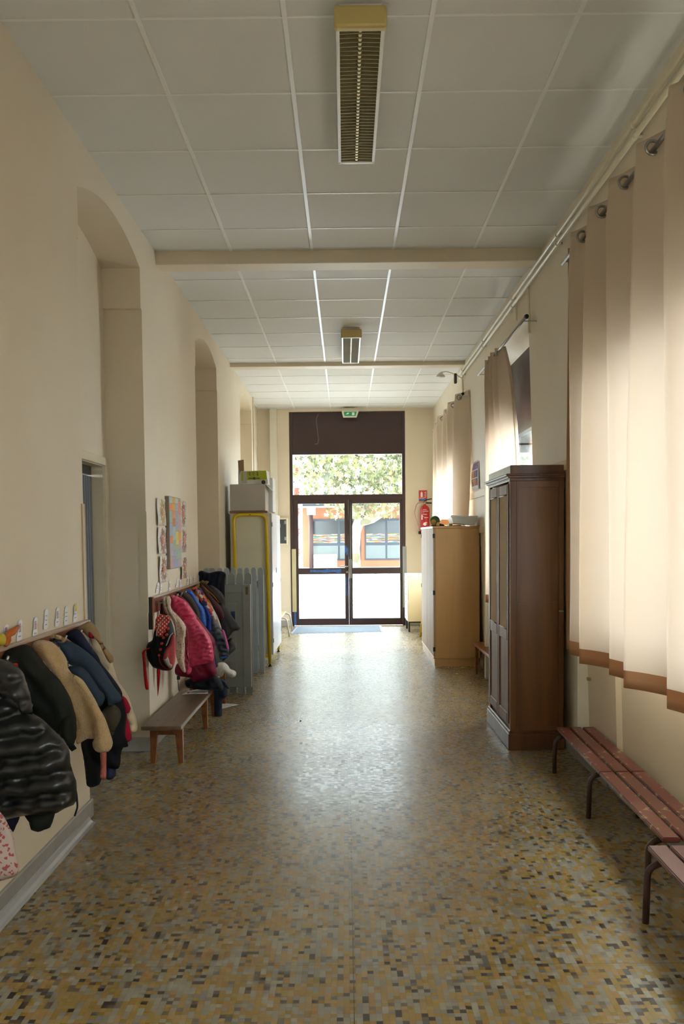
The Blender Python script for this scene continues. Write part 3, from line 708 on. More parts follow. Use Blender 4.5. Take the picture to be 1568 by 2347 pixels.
def sheet(pts3, label, m=PAPER, group='loose white papers'):
    bm = B(); n = 8; a, b, c, d = [Vector(p) for p in pts3]; g = []
    for i in range(n+1):
        for j in range(n+1):
            u, v = i/n, j/n; p = (a*(1-u)+b*u)*(1-v)+(d*(1-u)+c*u)*v; p.z += .0025*(1+math.sin(u*5+v*4)); g.append(bm.verts.new(p))
    for i in range(n):
        for j in range(n): bm.faces.new((g[i*(n+1)+j], g[(i+1)*(n+1)+j], g[(i+1)*(n+1)+j+1], g[i*(n+1)+j+1]))
    o = tag(obj('paper_sheet', bm, m, smooth=True), label, 'paper', group); s = o.modifiers.new('thickness', 'SOLIDIFY'); s.thickness = .0006; return o
sh = sheet([(-1.286,6.595,0.282), (-1.092,6.66,0.282), (-1.123,6.854,0.282), (-1.269,6.783,0.282)], 'white paper with a small red mark lying on the nearest left bench')
bm = B(); q0, q1 = (-1.256,6.636,0.288), (-1.242,6.672,0.288)
box(bm, q0[0], q1[0], q0[1], q0[1]+.05, .2855, .2868); obj('mark', bm, mat('red_ink', S(170, 50, 60), .6), sh)
sheet([(-1.234,7.535,0), (-1.102,7.434,0), (-0.974,7.603,0), (-1.112,7.689,0)], 'white paper lying on the floor beside the hanging trousers')

# ---------------------------------------------------------------- coat racks
RK = wood('rack_wood', S(110, 66, 44), S(146, 96, 70), .3, 1)
def rack(y0, y1, z, label, hooks):
    t = thing('coat_rack', (XL, (y0+y1)/2, z), label, 'coat rack', 'wall coat racks on the left')
    obj('board', BX(XL+.0005, XL+.022, y0, y1, z-.12, z-.012, bev=.003), RK, t)
    obj('ledge', BX(XL+.0005, XL+.035, y0-.002, y1+.002, z-.014, z, bev=.003), wood('rack_edge', S(170, 142, 124), S(196, 172, 152), .3, 1), t)
    n = hooks
    for k in range(n):
        y = y0+.1+(y1-y0-.2)*k/(n-1)
        obj('hook', TB(arcpts([(XL+.02, y, z-.05), (XL+.075, y, z-.055), (XL+.09, y, z-.02)], .02), .005, 8), METAL, t, smooth=True)
rack(-.5, 4.52, 1.075, 'wooden coat rack on the nearest pier, full of dark coats', 22)
rack(6.02, 8.06, 1.09, 'wooden coat rack on the second pier, full of bright jackets', 12)
obj_end = tag(obj('rack_end_board', BX(XL, XL+.026, 6.0, 6.02, .86, 1.088), mat('dark_board_end', S(52, 38, 28), .5)), 'dark end board of the second coat rack', 'board')

# ---------------------------------------------------------------- garments
def M_(name, c, **k): return mat(name, c, **{**dict(rough=.75, var=.10, vs=8, bump=.15, bs=160, spec=.25), **k})
BLKP = mat('black_puffer', S(30, 31, 30), .3, var=.15, vs=10, bump=.1, bs=60, spec=.5)
BLKC = M_('black_green_cloth', S(26, 29, 22)); SHER = mat('cream_sherpa', S(206, 172, 122), .95, var=.10, vs=30, bump=1., bs=150, spec=.1, sheen=.4)
SLATE = M_('slate_denim', S(50, 66, 82)); NAVY = M_('navy_cloth', S(28, 32, 56)); NVB = M_('navy_black', S(14, 15, 22))
CREAM = M_('cream_cotton', S(206, 190, 160)); KHAKI = M_('khaki_lining', S(160, 132, 96)); OLIVE = M_('olive_cloth', S(74, 68, 54)); CRIM = M_('crimson_cloth', S(164, 20, 52))
PINK = mat('pink_puffer', S(214, 58, 98), .42, var=.08, vs=6, bump=.15, bs=50, spec=.5); MAROON = M_('maroon_cloth', S(122, 20, 52), rough=.5)
DKNAVP = mat('navy_puffer', S(40, 48, 62), .45, var=.2, vs=12, bump=.2, bs=60); BLUEP = mat('blue_puffer', S(36, 92, 186), .45, var=.1, vs=8, bump=.2, bs=60); BLUEL = M_('royal_blue_lining', S(16, 52, 140), rough=.5)
MUST = M_('mustard_cloth', S(176, 134, 18)); PLUM = M_('plum_cloth', S(84, 44, 56)); DBR = M_('dark_brown_cloth', S(50, 32, 34)); GREYC = M_('grey_cloth', S(92, 94, 102)); GREYD = M_('dark_grey_nylon', S(70, 72, 78), rough=.5)
PLUSH = M_('white_plush', S(216, 212, 202), rough=.95, sheen=.3); JEAN = M_('blue_jeans', S(42, 52, 80))
def print_mat(name, sc_, stops, rough=.8):
    k = N(name); k.p.inputs['Roughness'].default_value = rough
    v = k.n('ShaderNodeTexVoronoi'); v.inputs['Scale'].default_value = sc_; k.l(k.obj(), v.inputs['Vector'])
    sp = k.n('ShaderNodeSeparateColor'); k.l(v.outputs['Color'], sp.inputs[0])
    k.l(k.ramp(sp.outputs[0], stops, True), k.p.inputs['Base Color']); return k.m
FLOR = print_mat('floral_print', 34, [(0, S(216, 92, 74)), (.3, S(226, 140, 60)), (.42, S(226, 214, 200)), (.55, S(46, 44, 78)), (.7, S(148, 172, 176)), (.84, S(206, 84, 90))])
DITSY = print_mat('ditsy_print', 120, [(0, S(206, 178, 154)), (.82, S(150, 110, 96)), (.92, S(226, 200, 180))])
EMB = print_mat('embroidered_lining', 75, [(0, S(40, 48, 62)), (.6, S(120, 50, 70)), (.78, S(44, 52, 66)), (.9, S(170, 150, 100))])
G1 = 'coats on the nearest coat rack'; G2 = 'coats on the second coat rack'
def coat(name, pts, Y, T, m, label, cat='coat', group=G1, **k):
    return tag(inflate(name, pts, Y, T, m, **k), label, cat, group)
# nearest rack, from the viewer outwards
c = coat('puffer_coat', [(-1.385,0.975),(-1.283,0.944),(-1.236,0.906),(-1.17,0.856),(-1.145,0.841),(-1.119,0.818),(-1.086,0.783),(-1.057,0.753),(-1.039,0.715),(-1.036,0.669),(-1.024,0.624),(-1.015,0.593),(-1.017,0.525),(-1.027,0.51),(-1.063,0.495),(-1.1,0.476),(-1.211,0.469),(-1.385,0.471)], 3.15, .085, BLKP, 'big black quilted puffer coat nearest the viewer', quilt=(.078, -.22, .6), Rr=.10, crease=.006)
inflate('hood', [(-1.385,1.054),(-1.268,1.067),(-1.243,1.062),(-1.225,1.051),(-1.19,1.019),(-1.178,0.982),(-1.168,0.948),(-1.161,0.918),(-1.159,0.86),(-1.189,0.875),(-1.225,0.909),(-1.271,0.942),(-1.385,0.961)], 3.11, .08, BLKP, c, quilt=(.08, -.5, .45))
inflate('sleeve', [(-1.214,0.484),(-1.096,0.485),(-1.102,0.464),(-1.108,0.445),(-1.118,0.424),(-1.141,0.415),(-1.164,0.407),(-1.19,0.418),(-1.197,0.445),(-1.206,0.461)], 3.15, .05, BLKC, c)
obj('drawcord', TB(arcpts([(-1.04,3.2,0.586), (-1.031,3.2,0.527), (-1.029,3.2,0.485), (-1.041,3.2,0.451)], .01), .004, 6), BLACK, c)
coat('hanging_sleeve', [(-1.385,0.466),(-1.276,0.461),(-1.271,0.428),(-1.285,0.399),(-1.298,0.372),(-1.312,0.391),(-1.349,0.434),(-1.385,0.435)], 3.25, .04, NAVY, 'dark navy sleeve tip hanging below the black puffer at the left edge', 'sleeve')
c = coat('coat', [(-1.385,1.027),(-1.373,1.058),(-1.324,1.076),(-1.3,1.082),(-1.276,1.074),(-1.236,1.025),(-1.197,0.976),(-1.158,0.934),(-1.119,0.865),(-1.104,0.811),(-1.096,0.778),(-1.098,0.721),(-1.122,0.721),(-1.163,0.709),(-1.203,0.734),(-1.271,0.8),(-1.322,0.846),(-1.385,0.888)], 3.42, .07, BLKC, 'smooth black green coat between black puffer and cream fleece', folds=(.16, .4, .010))
inflate('cuff', [(-1.138,0.787),(-1.1,0.799),(-1.084,0.766),(-1.082,0.713),(-1.092,0.685),(-1.081,0.668),(-1.101,0.656),(-1.121,0.685),(-1.148,0.714)], 3.37, .05, BLKC, c)
c = coat('fleece_coat', [(-1.385,1.043),(-1.36,1.06),(-1.329,1.063),(-1.29,1.053),(-1.256,1.022),(-1.23,0.982),(-1.219,0.928),(-1.188,0.893),(-1.171,0.861),(-1.137,0.808),(-1.1,0.718),(-1.097,0.656),(-1.111,0.625),(-1.146,0.624),(-1.195,0.603),(-1.189,0.697),(-1.201,0.742),(-1.242,0.844),(-1.31,0.947),(-1.366,1.009)], 3.72, .06, SHER, 'cream sherpa fleece coat', folds=(.09, .35, .012))
inflate('sleeve', [(-1.205,0.93),(-1.175,0.918),(-1.141,0.895),(-1.115,0.855),(-1.09,0.811),(-1.069,0.766),(-1.048,0.727),(-1.028,0.665),(-1.017,0.62),(-1.025,0.594),(-1.036,0.582),(-1.078,0.577),(-1.1,0.594),(-1.106,0.621),(-1.087,0.665),(-1.09,0.722),(-1.121,0.811),(-1.167,0.882)], 3.66, .055, SHER, c, folds=(.12, .35, .008))
c = coat('denim_coat', [(-1.385,1.04),(-1.342,1.036),(-1.286,1.021),(-1.226,0.982),(-1.179,0.939),(-1.147,0.896),(-1.12,0.853),(-1.088,0.801),(-1.063,0.767),(-1.061,0.741),(-1.09,0.729),(-1.121,0.713),(-1.136,0.763),(-1.182,0.821),(-1.251,0.897),(-1.303,0.917),(-1.344,0.974)], 3.98, .05, SLATE, 'slate blue denim jacket with fleece collar', folds=(.14, .5, .009))
inflate('collar', [(-1.385,1.047),(-1.385,1.063),(-1.372,1.071),(-1.335,1.062),(-1.307,1.049),(-1.297,1.035),(-1.307,1.029),(-1.354,1.046),(-1.38,1.051),(-1.385,1.038),(-1.374,1.01),(-1.385,1.015)], 3.93, .03, SHER, c, Rr=.03)
inflate('lining', [(-1.379,1.039),(-1.351,1.038),(-1.324,1.001),(-1.306,0.968),(-1.288,0.935),(-1.288,0.912),(-1.307,0.931),(-1.334,0.968),(-1.361,1.006)], 3.925, .015, EMB, c, Rr=.03)
inflate('sleeve', [(-1.283,0.915),(-1.255,0.921),(-1.223,0.917),(-1.195,0.897),(-1.164,0.85),(-1.137,0.807),(-1.116,0.784),(-1.121,0.751),(-1.138,0.732),(-1.166,0.765),(-1.197,0.812),(-1.252,0.869)], 3.90, .045, SLATE, c)
coat('navy_coat', [(-1.374,1.032),(-1.349,1.059),(-1.315,1.065),(-1.291,1.044),(-1.253,0.984),(-1.215,0.93),(-1.2,0.894),(-1.158,0.84),(-1.12,0.785),(-1.102,0.748),(-1.106,0.723),(-1.135,0.766),(-1.207,0.851),(-1.264,0.94),(-1.341,1)], 4.15, .05, NAVY, 'plain navy coat behind the denim jacket', folds=(.14, .5, .008))
c = coat('black_trousers', [(-1.298,0.51),(-1.282,0.6),(-1.256,0.718),(-1.197,0.835),(-1.127,0.807),(-1.096,0.74),(-1.074,0.645),(-1.081,0.555),(-1.068,0.493),(-1.092,0.487),(-1.104,0.456),(-1.108,0.408),(-1.122,0.382),(-1.16,0.385),(-1.197,0.399),(-1.199,0.352),(-1.214,0.306),(-1.261,0.292),(-1.275,0.314),(-1.286,0.433)], 4.11, .05, NVB, 'black clothing with a pink stripe hanging below the cream fleece', 'clothing', folds=(.1, .1, .008))
inflate('pink_stripe', [(-1.15,0.518),(-1.123,0.519),(-1.123,0.461),(-1.127,0.387),(-1.154,0.39),(-1.15,0.461)], 3.925, .008, M_('salmon_webbing', S(196, 112, 100)), c, Rr=.02)
inflate('blue_leg', [(-1.185,0.44),(-1.156,0.425),(-1.144,0.389),(-1.142,0.338),(-1.158,0.322),(-1.188,0.32),(-1.197,0.369)], 4.15, .04, JEAN, c, label='dark blue trouser leg')
coat('olive_coat', [(-1.167,0.682),(-1.142,0.706),(-1.103,0.716),(-1.086,0.701),(-1.075,0.679),(-1.08,0.642),(-1.101,0.603),(-1.118,0.568),(-1.139,0.613),(-1.158,0.652)], 4.02, .03, OLIVE, 'olive coat hem under the denim jacket')
c = coat('quilted_coat', [(-1.326,1.002),(-1.29,0.989),(-1.26,0.945),(-1.241,0.898),(-1.208,0.856),(-1.193,0.803),(-1.18,0.767),(-1.148,0.719),(-1.128,0.682),(-1.111,0.625),(-1.092,0.567),(-1.088,0.514),(-1.106,0.497),(-1.129,0.509),(-1.143,0.578),(-1.158,0.656),(-1.187,0.73),(-1.242,0.814),(-1.297,0.908)], 4.38, .05, CREAM, 'cream quilted coat with brown hood at the end of the nearest rack', quilt=(.055, .6, .65), crease=.014)
inflate('hood', [(-1.385,1.042),(-1.334,1.075),(-1.313,1.085),(-1.288,1.072),(-1.263,1.03),(-1.239,0.963),(-1.214,0.931),(-1.192,0.903),(-1.193,0.874),(-1.209,0.868),(-1.225,0.889),(-1.242,0.926),(-1.264,0.973),(-1.284,0.994),(-1.318,1.002),(-1.34,1.026)], 4.33, .035, KHAKI, c, Rr=.04)
inflate('lining', [(-1.3,1.037),(-1.286,1.029),(-1.274,1.009),(-1.277,1),(-1.3,1.007)], 4.285, .008, CRIM, c, Rr=.02)
inflate('crimson_sleeve', [(-1.148,0.705),(-1.121,0.692),(-1.099,0.641),(-1.107,0.62),(-1.121,0.613),(-1.112,0.569),(-1.101,0.522),(-1.099,0.481),(-1.118,0.467),(-1.161,0.48),(-1.179,0.494),(-1.159,0.569),(-1.137,0.641)], 4.30, .04, CRIM, c, label='crimson sleeve')
tag(obj('red_clip', BX(-1.33, -1.29, 3.29, 3.33, .985, 1.02, bev=.004), mat('red_plastic', S(190, 40, 24), .35)), 'small red plastic block on the rack above the black puffer', 'clip')
# pale scarf with red dots at the lower left edge
coat('dotted_scarf', [(-1.385, .60), (-1.22, .58), (-1.165, .50), (-1.15, .42), (-1.14, .36), (-1.165, .335), (-1.385, .31)], 2.9, .02, print_mat('red_dots', 110, [(0, S(190, 170, 158)), (.78, S(170, 80, 80))]), 'pale red dotted cloth at the lower left edge', 'scarf')

# second rack
t = coat('school_backpack', [(-1.349,0.798),(-1.339,0.843),(-1.323,0.905),(-1.324,0.937),(-1.292,0.976),(-1.252,0.969),(-1.222,0.949),(-1.205,0.904),(-1.193,0.842),(-1.19,0.752),(-1.196,0.654),(-1.215,0.594),(-1.255,0.582),(-1.309,0.592),(-1.348,0.611),(-1.383,0.665),(-1.392,0.741),(-1.381,0.776)], 5.9, .075, M_('black_nylon', S(18, 18, 18), rough=.6), 'black and red child backpack with a white dotted red top', 'backpack', G2, Rr=.05)
k = N('red_white_dots'); k.p.inputs['Roughness'].default_value = .6
sx = k.n('ShaderNodeSeparateXYZ'); k.l(k.obj(), sx.inputs[0]); P_ = .027
uu = k.math('DIVIDE', k.math('ADD', sx.outputs[0], sx.outputs[2]), P_); vv = k.math('DIVIDE', k.math('SUBTRACT', sx.outputs[0], sx.outputs[2]), P_)
du = k.math('SUBTRACT', k.math('FRACT', k.math('ADD', uu, 50.)), .5); dv = k.math('SUBTRACT', k.math('FRACT', k.math('ADD', vv, 50.)), .5)
dd = k.math('LESS_THAN', k.math('ADD', k.math('MULTIPLY', du, du), k.math('MULTIPLY', dv, dv)), .055)
k.l(k.ramp(dd, [(0, S(190, 36, 18)), (.5, S(232, 224, 206))], True), k.p.inputs['Base Color']); DOT = k.m
inflate('dotted_pocket', [(-1.308,0.949),(-1.292,0.973),(-1.275,0.984),(-1.235,0.975),(-1.204,0.956),(-1.223,0.913),(-1.244,0.865),(-1.262,0.823),(-1.287,0.826),(-1.308,0.831),(-1.303,0.861),(-1.313,0.887)], 5.835, .022, DOT, t, Rr=.02, label='red pocket with white dots')
inflate('zip', [(-1.239,0.974),(-1.233,0.97),(-1.266,0.928),(-1.292,0.867),(-1.295,0.837),(-1.301,0.837),(-1.299,0.869),(-1.272,0.932)], 5.81, .005, M_('pale_zip', S(190, 180, 170)), t, Rr=.01, step=.006)
fp = inflate('front_pocket', [(-1.177,0.853),(-1.197,0.829),(-1.215,0.774),(-1.24,0.744),(-1.254,0.713),(-1.26,0.674),(-1.246,0.643),(-1.212,0.607),(-1.192,0.616),(-1.175,0.668),(-1.169,0.765)], 5.815, .03, M_('rose_nylon', S(190, 80, 84), rough=.5), t, Rr=.03, label='plain rose front pocket')
inflate('pocket_patch', [(-1.248,0.678),(-1.228,0.682),(-1.221,0.699),(-1.211,0.682),(-1.205,0.651),(-1.189,0.642),(-1.192,0.62),(-1.212,0.621),(-1.236,0.647)], 5.78, .008, M_('pale_patch', S(200, 190, 180)), t, Rr=.02, label='pale patch')
inflate('zip', [(-1.183,0.861),(-1.18,0.855),(-1.199,0.838),(-1.217,0.794),(-1.229,0.768),(-1.235,0.769),(-1.222,0.803),(-1.204,0.842)], 5.80, .004, M_('pale_zip', (1,)*4), t, Rr=.01, step=.006)
REDS = M_('red_webbing', S(188, 14, 18))
inflate('strap', [(-1.398,0.724),(-1.39,0.737),(-1.345,0.761),(-1.346,0.752),(-1.377,0.733),(-1.375,0.67),(-1.369,0.581),(-1.358,0.473),(-1.379,0.471),(-1.389,0.555),(-1.393,0.648)], 5.80, .004, REDS, t, Rr=.01, step=.01, label='red strap')
inflate('strap', [(-1.31,0.603),(-1.29,0.603),(-1.292,0.545),(-1.298,0.483),(-1.31,0.411),(-1.312,0.492),(-1.312,0.558)], 5.86, .004, REDS, t, Rr=.01, step=.01, label='red strap')
inflate('piping', [(-1.254,0.829),(-1.266,0.811),(-1.284,0.741),(-1.291,0.684),(-1.279,0.636),(-1.236,0.601),(-1.201,0.609),(-1.236,0.608),(-1.273,0.64),(-1.284,0.684),(-1.277,0.741),(-1.261,0.807)], 5.83, .006, M_('dark_red_trim', S(150, 30, 40)), t, Rr=.01, step=.008)
bm = B()
for a, b in [(-1.246,0.867),(-1.254,0.823),(-1.266,0.783),(-1.276,0.742),(-1.285,0.702),(-1.222,0.884),(-1.232,0.843),(-1.303,0.883)]: obj('dot', lathe(B(), [(.0, 5.812), (.009, 5.812), (.0095, 5.818), (.009, 5.83)], (a, 0, b), 14, 1), M_('coral_dots', S(196, 60, 50)), t)
c = coat('printed_coat', [(-1.341,1.062),(-1.327,1.076),(-1.309,1.084),(-1.285,1.081),(-1.274,1.052),(-1.28,1.019),(-1.269,0.982),(-1.237,0.949),(-1.195,0.901),(-1.17,0.857),(-1.176,0.807),(-1.184,0.737),(-1.189,0.667),(-1.183,0.572),(-1.177,0.52),(-1.2,0.529),(-1.229,0.582),(-1.245,0.644),(-1.249,0.761),(-1.252,0.855),(-1.279,0.921),(-1.318,0.968),(-1.333,1.02)], 6.2, .035, DITSY, 'long beige flower printed coat in front of the pink puffer', 'coat', G2, folds=(.07, .1, .006), Rr=.03)
inflate('collar', [(-1.305,1.078),(-1.296,1.086),(-1.286,1.078),(-1.278,1.018),(-1.265,0.971),(-1.234,0.924),(-1.223,0.878),(-1.226,0.831),(-1.233,0.836),(-1.237,0.878),(-1.261,0.929),(-1.288,0.971),(-1.304,1.027)], 6.155, .014, M_('beige_fleece', S(200, 178, 160), rough=.95), c, Rr=.02)
coat('maroon_jacket', [(-1.385,1.022),(-1.385,1.038),(-1.359,1.036),(-1.341,0.988),(-1.328,0.931),(-1.356,0.921),(-1.385,0.941),(-1.385,0.96)], 6.32, .04, M_('dark_red_cloth', S(60, 12, 16)), 'dark red jacket behind the backpack', 'jacket', G2)
coat('maroon_coat', [(-1.363,1.054),(-1.332,1.061),(-1.292,1.038),(-1.243,0.987),(-1.193,0.911),(-1.144,0.839),(-1.094,0.773),(-1.039,0.691),(-1.042,0.62),(-1.047,0.553),(-1.031,0.441),(-1.05,0.41),(-1.132,0.38),(-1.224,0.35),(-1.233,0.392),(-1.354,0.421),(-1.348,0.505),(-1.281,0.545),(-1.275,0.851)], 6.72, .06, MAROON, 'maroon coat behind the pink puffer jacket', 'coat', G2, folds=(.15, .3, .010))
c = coat('pink_puffer_jacket', [(-1.343,1.065),(-1.309,1.069),(-1.266,1.05),(-1.222,1.021),(-1.189,0.981),(-1.16,0.937),(-1.141,0.89),(-1.152,0.844),(-1.184,0.726),(-1.185,0.53),(-1.188,0.481),(-1.218,0.46),(-1.234,0.521),(-1.237,0.629),(-1.228,0.727),(-1.226,0.825),(-1.254,0.879),(-1.326,0.958),(-1.337,0.997),(-1.329,1.031)], 6.48, .07, PINK, 'bright pink quilted puffer jacket', 'jacket', G2, quilt=(.045, -.35, .6), Rr=.06)
inflate('sleeve', [(-1.223,0.9),(-1.186,0.889),(-1.127,0.896),(-1.09,0.852),(-1.052,0.803),(-1.024,0.754),(-1.006,0.686),(-0.999,0.599),(-1.008,0.577),(-1.056,0.56),(-1.119,0.545),(-1.178,0.531),(-1.189,0.591),(-1.192,0.736),(-1.197,0.809)], 6.38, .075, PINK, c, quilt=(.032, -.05, .6), Rr=.07)
inflate('zip', [(-1.213,0.765),(-1.208,0.765),(-1.201,0.669),(-1.184,0.577),(-1.19,0.575),(-1.207,0.655)], 6.37, .006, MAROON, c, Rr=.01, step=.006)
coat('brown_coat', [(-1.378,1.062),(-1.336,1.07),(-1.285,1.058),(-1.244,1.015),(-1.209,0.957),(-1.193,0.905),(-1.194,0.832),(-1.21,0.853),(-1.236,0.895),(-1.276,0.968),(-1.327,1.023)], 6.9, .045, M_('brown_grey_cloth', S(74, 66, 58)), 'brown grey coat between pink and blue jackets', 'coat', G2)
c = coat('blue_puffer_jacket', [(-1.332,1.062),(-1.303,1.078),(-1.274,1.068),(-1.246,1.026),(-1.21,0.968),(-1.179,0.925),(-1.164,0.872),(-1.159,0.808),(-1.158,0.766),(-1.181,0.771),(-1.207,0.819),(-1.222,0.894),(-1.252,0.968),(-1.288,1.027)], 7.03, .05, BLUEP, 'bright blue quilted puffer jacket', 'jacket', G2, quilt=(.035, -.5, .5), Rr=.05)
inflate('lining', [(-1.218,0.977),(-1.187,0.955),(-1.153,0.918),(-1.125,0.848),(-1.123,0.785),(-1.132,0.713),(-1.161,0.764),(-1.165,0.849),(-1.182,0.913)], 7.07, .02, BLUEL, c, Rr=.03)
c = coat('navy_puffer_jacket', [(-1.146,0.847),(-1.114,0.814),(-1.092,0.793),(-1.061,0.722),(-1.014,0.64),(-0.997,0.585),(-0.993,0.542),(-1.004,0.501),(-1.065,0.474),(-1.086,0.532),(-1.112,0.608),(-1.146,0.679),(-1.152,0.771)], 7.18, .06, DKNAVP, 'dark navy quilted puffer jacket', 'jacket', G2, quilt=(.045, .1, .5), Rr=.05)
inflate('trim', [(-1.057,0.505),(-1.025,0.508),(-0.995,0.519),(-0.994,0.504),(-1.024,0.492),(-1.055,0.483)], 7.11, .01, BLUEP, c, Rr=.02, step=.008)
inflate('pink_strap', [(-1.047,0.735),(-1.023,0.729),(-1.002,0.66),(-0.984,0.573),(-1.001,0.57),(-1.018,0.644)], 7.11, .006, M_('pink_webbing', S(214, 116, 178)), c, Rr=.01, step=.008)
c = coat('flowered_coat', [(-1.327,1.066),(-1.303,1.082),(-1.281,1.089),(-1.249,1.075),(-1.222,1.04),(-1.203,0.993),(-1.174,0.941),(-1.142,0.886),(-1.12,0.836),(-1.108,0.792),(-1.122,0.772),(-1.159,0.825),(-1.218,0.914),(-1.272,1.002),(-1.304,1.038)], 7.3, .045, FLOR, 'coral flower printed coat', 'coat', G2, Rr=.05)
inflate('lining', [(-1.195,0.955),(-1.173,0.939),(-1.146,0.894),(-1.117,0.839),(-1.093,0.777),(-1.074,0.708),(-1.094,0.714),(-1.118,0.769),(-1.147,0.844)], 7.34, .02, M_('white_lining', S(214, 208, 204)), c, Rr=.02)
c = coat('plum_jacket', [(-1.286,1.083),(-1.258,1.077),(-1.219,1.026),(-1.164,0.958),(-1.108,0.895),(-1.08,0.826),(-1.084,0.792),(-1.104,0.773),(-1.132,0.804),(-1.154,0.861),(-1.187,0.912),(-1.242,0.998)], 7.52, .045, PLUM, 'plum jacket with mustard lining', 'jacket', G2, folds=(.1, .4, .006))
inflate('lining', [(-1.319,1.084),(-1.292,1.097),(-1.272,1.056),(-1.239,0.999),(-1.195,0.942),(-1.17,0.896),(-1.181,0.886),(-1.212,0.926),(-1.256,1.005),(-1.294,1.062)], 7.49, .02, MUST, c, Rr=.03)
c = coat('brown_jacket', [(-1.319,1.092),(-1.31,1.108),(-1.267,1.092),(-1.199,1.028),(-1.142,0.969),(-1.121,0.916),(-1.151,0.906),(-1.189,0.934),(-1.245,0.993),(-1.291,1.051)], 7.68, .04, DBR, 'dark brown jacket with mustard edge', 'jacket', G2)
inflate('piping', [(-1.296,1.085),(-1.291,1.088),(-1.238,1.036),(-1.182,0.983),(-1.137,0.921),(-1.142,0.917),(-1.187,0.975),(-1.247,1.031)], 7.635, .006, MUST, c, Rr=.01, step=.006)
c = coat('grey_coat', [(-1.28,1.07),(-1.236,1.064),(-1.195,1.041),(-1.143,0.992),(-1.119,0.939),(-1.124,0.885),(-1.098,0.844),(-1.04,0.76),(-0.979,0.674),(-0.998,0.647),(-1.042,0.636),(-1.102,0.559),(-1.052,0.576),(-1.032,0.499),(-1.026,0.472),(-1.084,0.416),(-1.147,0.362),(-1.14,0.44),(-1.132,0.559),(-1.145,0.678),(-1.17,0.797),(-1.162,0.898),(-1.191,0.957),(-1.243,1.028)], 7.85, .05, GREYD, 'dark grey coat spread outwards at the far end of the second rack', 'coat', G2, folds=(.08, .6, .008))
inflate('fur_trim', [(-1.35,1.092),(-1.338,1.106),(-1.323,1.114),(-1.306,1.103),(-1.288,1.108),(-1.267,1.097),(-1.279,1.082),(-1.288,1.072),(-1.315,1.079)], 7.88, .02, M_('tan_fur', S(150, 130, 90), rough=1, bump=1., bs=90), c, Rr=.02, step=.006)
coat('jeans', [(-1.089,0.62),(-1.074,0.604),(-1.053,0.556),(-1.032,0.479),(-1.036,0.468),(-1.066,0.454),(-1.081,0.461),(-1.086,0.53)], 6.80, .03, JEAN, 'denim sleeve beside the maroon coat', 'clothing', G2)
c = coat('white_plush_toy', [(-1.082,0.45),(-1.05,0.465),(-1.018,0.461),(-0.992,0.439),(-0.971,0.407),(-0.94,0.396),(-0.922,0.377),(-0.929,0.348),(-0.962,0.335),(-0.988,0.353),(-1.019,0.38),(-1.033,0.354),(-1.057,0.342),(-1.08,0.36),(-1.093,0.408)], 7.08, .06, PLUSH, 'white plush toy with a stretched out paw on the second bench', 'plush toy', None, Rr=.04)
coat('dark_clothes', [(-1.29,0.362),(-1.238,0.389),(-1.137,0.378),(-1.049,0.408),(-1.014,0.385),(-0.988,0.333),(-0.991,0.292),(-1.082,0.292),(-1.169,0.294),(-1.26,0.309),(-1.285,0.331)], 6.75, .10, M_('black_blue_cloth', S(24, 26, 36)), 'dark bundle of clothes lying on the nearest left bench', 'clothing', None, folds=(.09, .5, .010))
c = coat('dark_trousers', [(-1.07,0.352),(-1.033,0.357),(-1.002,0.341),(-0.982,0.309),(-0.98,0.267),(-0.983,0.203),(-1.015,0.185),(-1.022,0.161),(-1.024,0.108),(-1.027,0.044),(-1.06,0.039),(-1.086,0.045),(-1.09,0.119),(-1.089,0.236),(-1.098,0.278)], 6.93, .045, M_('dark_denim', S(34, 44, 62)), 'dark blue trousers draped over the bench, one leg reaching the floor', 'trousers', None, folds=(.06, .05, .006))
inflate('lining', [(-1.052,0.36),(-1.016,0.361),(-0.98,0.333),(-0.952,0.278),(-0.975,0.283),(-1.006,0.312)], 6.87, .02, SLATE, c, Rr=.02, step=.008)
t = thing('dangling_cord', (-1.34, 6.6, .55), 'black cord with a toggle hanging below the maroon coat', 'cord')
obj('cord', TB(arcpts([(-1.318,6.6,0.446), (-1.315,6.6,0.388), (-1.313,6.6,0.322), (-1.306,6.6,0.312)], .01), .003, 6), BLACK, t)
q = (-1.311,6.6,0.422)
obj('toggle', BX(q[0]-.012, q[0]+.012, q[1]-.008, q[1]+.008, q[2]-.02, q[2]+.01, bev=.003), BLACK, t)

# ---------------------------------------------------------------- paper name tags
INK = mat('faint_ink', S(170, 156, 178), .7); PINKINK = mat('pink_ink', S(206, 170, 186), .7)
foot = [(.0, .0), (.25, -.04), (.5, .0), (.62, .15), (.55, .4), (.52, .6), (.6, .85), (.45, 1.0), (.2, .97), (.08, .8), (.12, .5), (.0, .25)]
def nametag(y, z, w_, h_, lean, label, group, pinkish=False):
    bm = B(); P = [(y+(a-.3)*w_*1.6+lean*(b), z+b*h_) for a, b in foot]
    t = obj('name_tag', prism(B(), P, 0, XL+.004, XL+.0055), PAPER); tag(t, label, 'paper tag', group)
    b2 = B()
    for k in range(3):
        zz = z+h_*(.18+.22*k); yy = y+lean*(.18+.22*k); box(b2, XL+.0055, XL+.0062, yy-w_*.2, yy+w_*.22, zz, zz+.004)
    obj('scribble', b2, INK, t)
    if pinkish: obj('colouring', BX(XL+.0054, XL+.006, y-w_*.18+lean*.6, y+w_*.2+lean*.6, z+h_*.45, z+h_*.8), PINKINK, t)
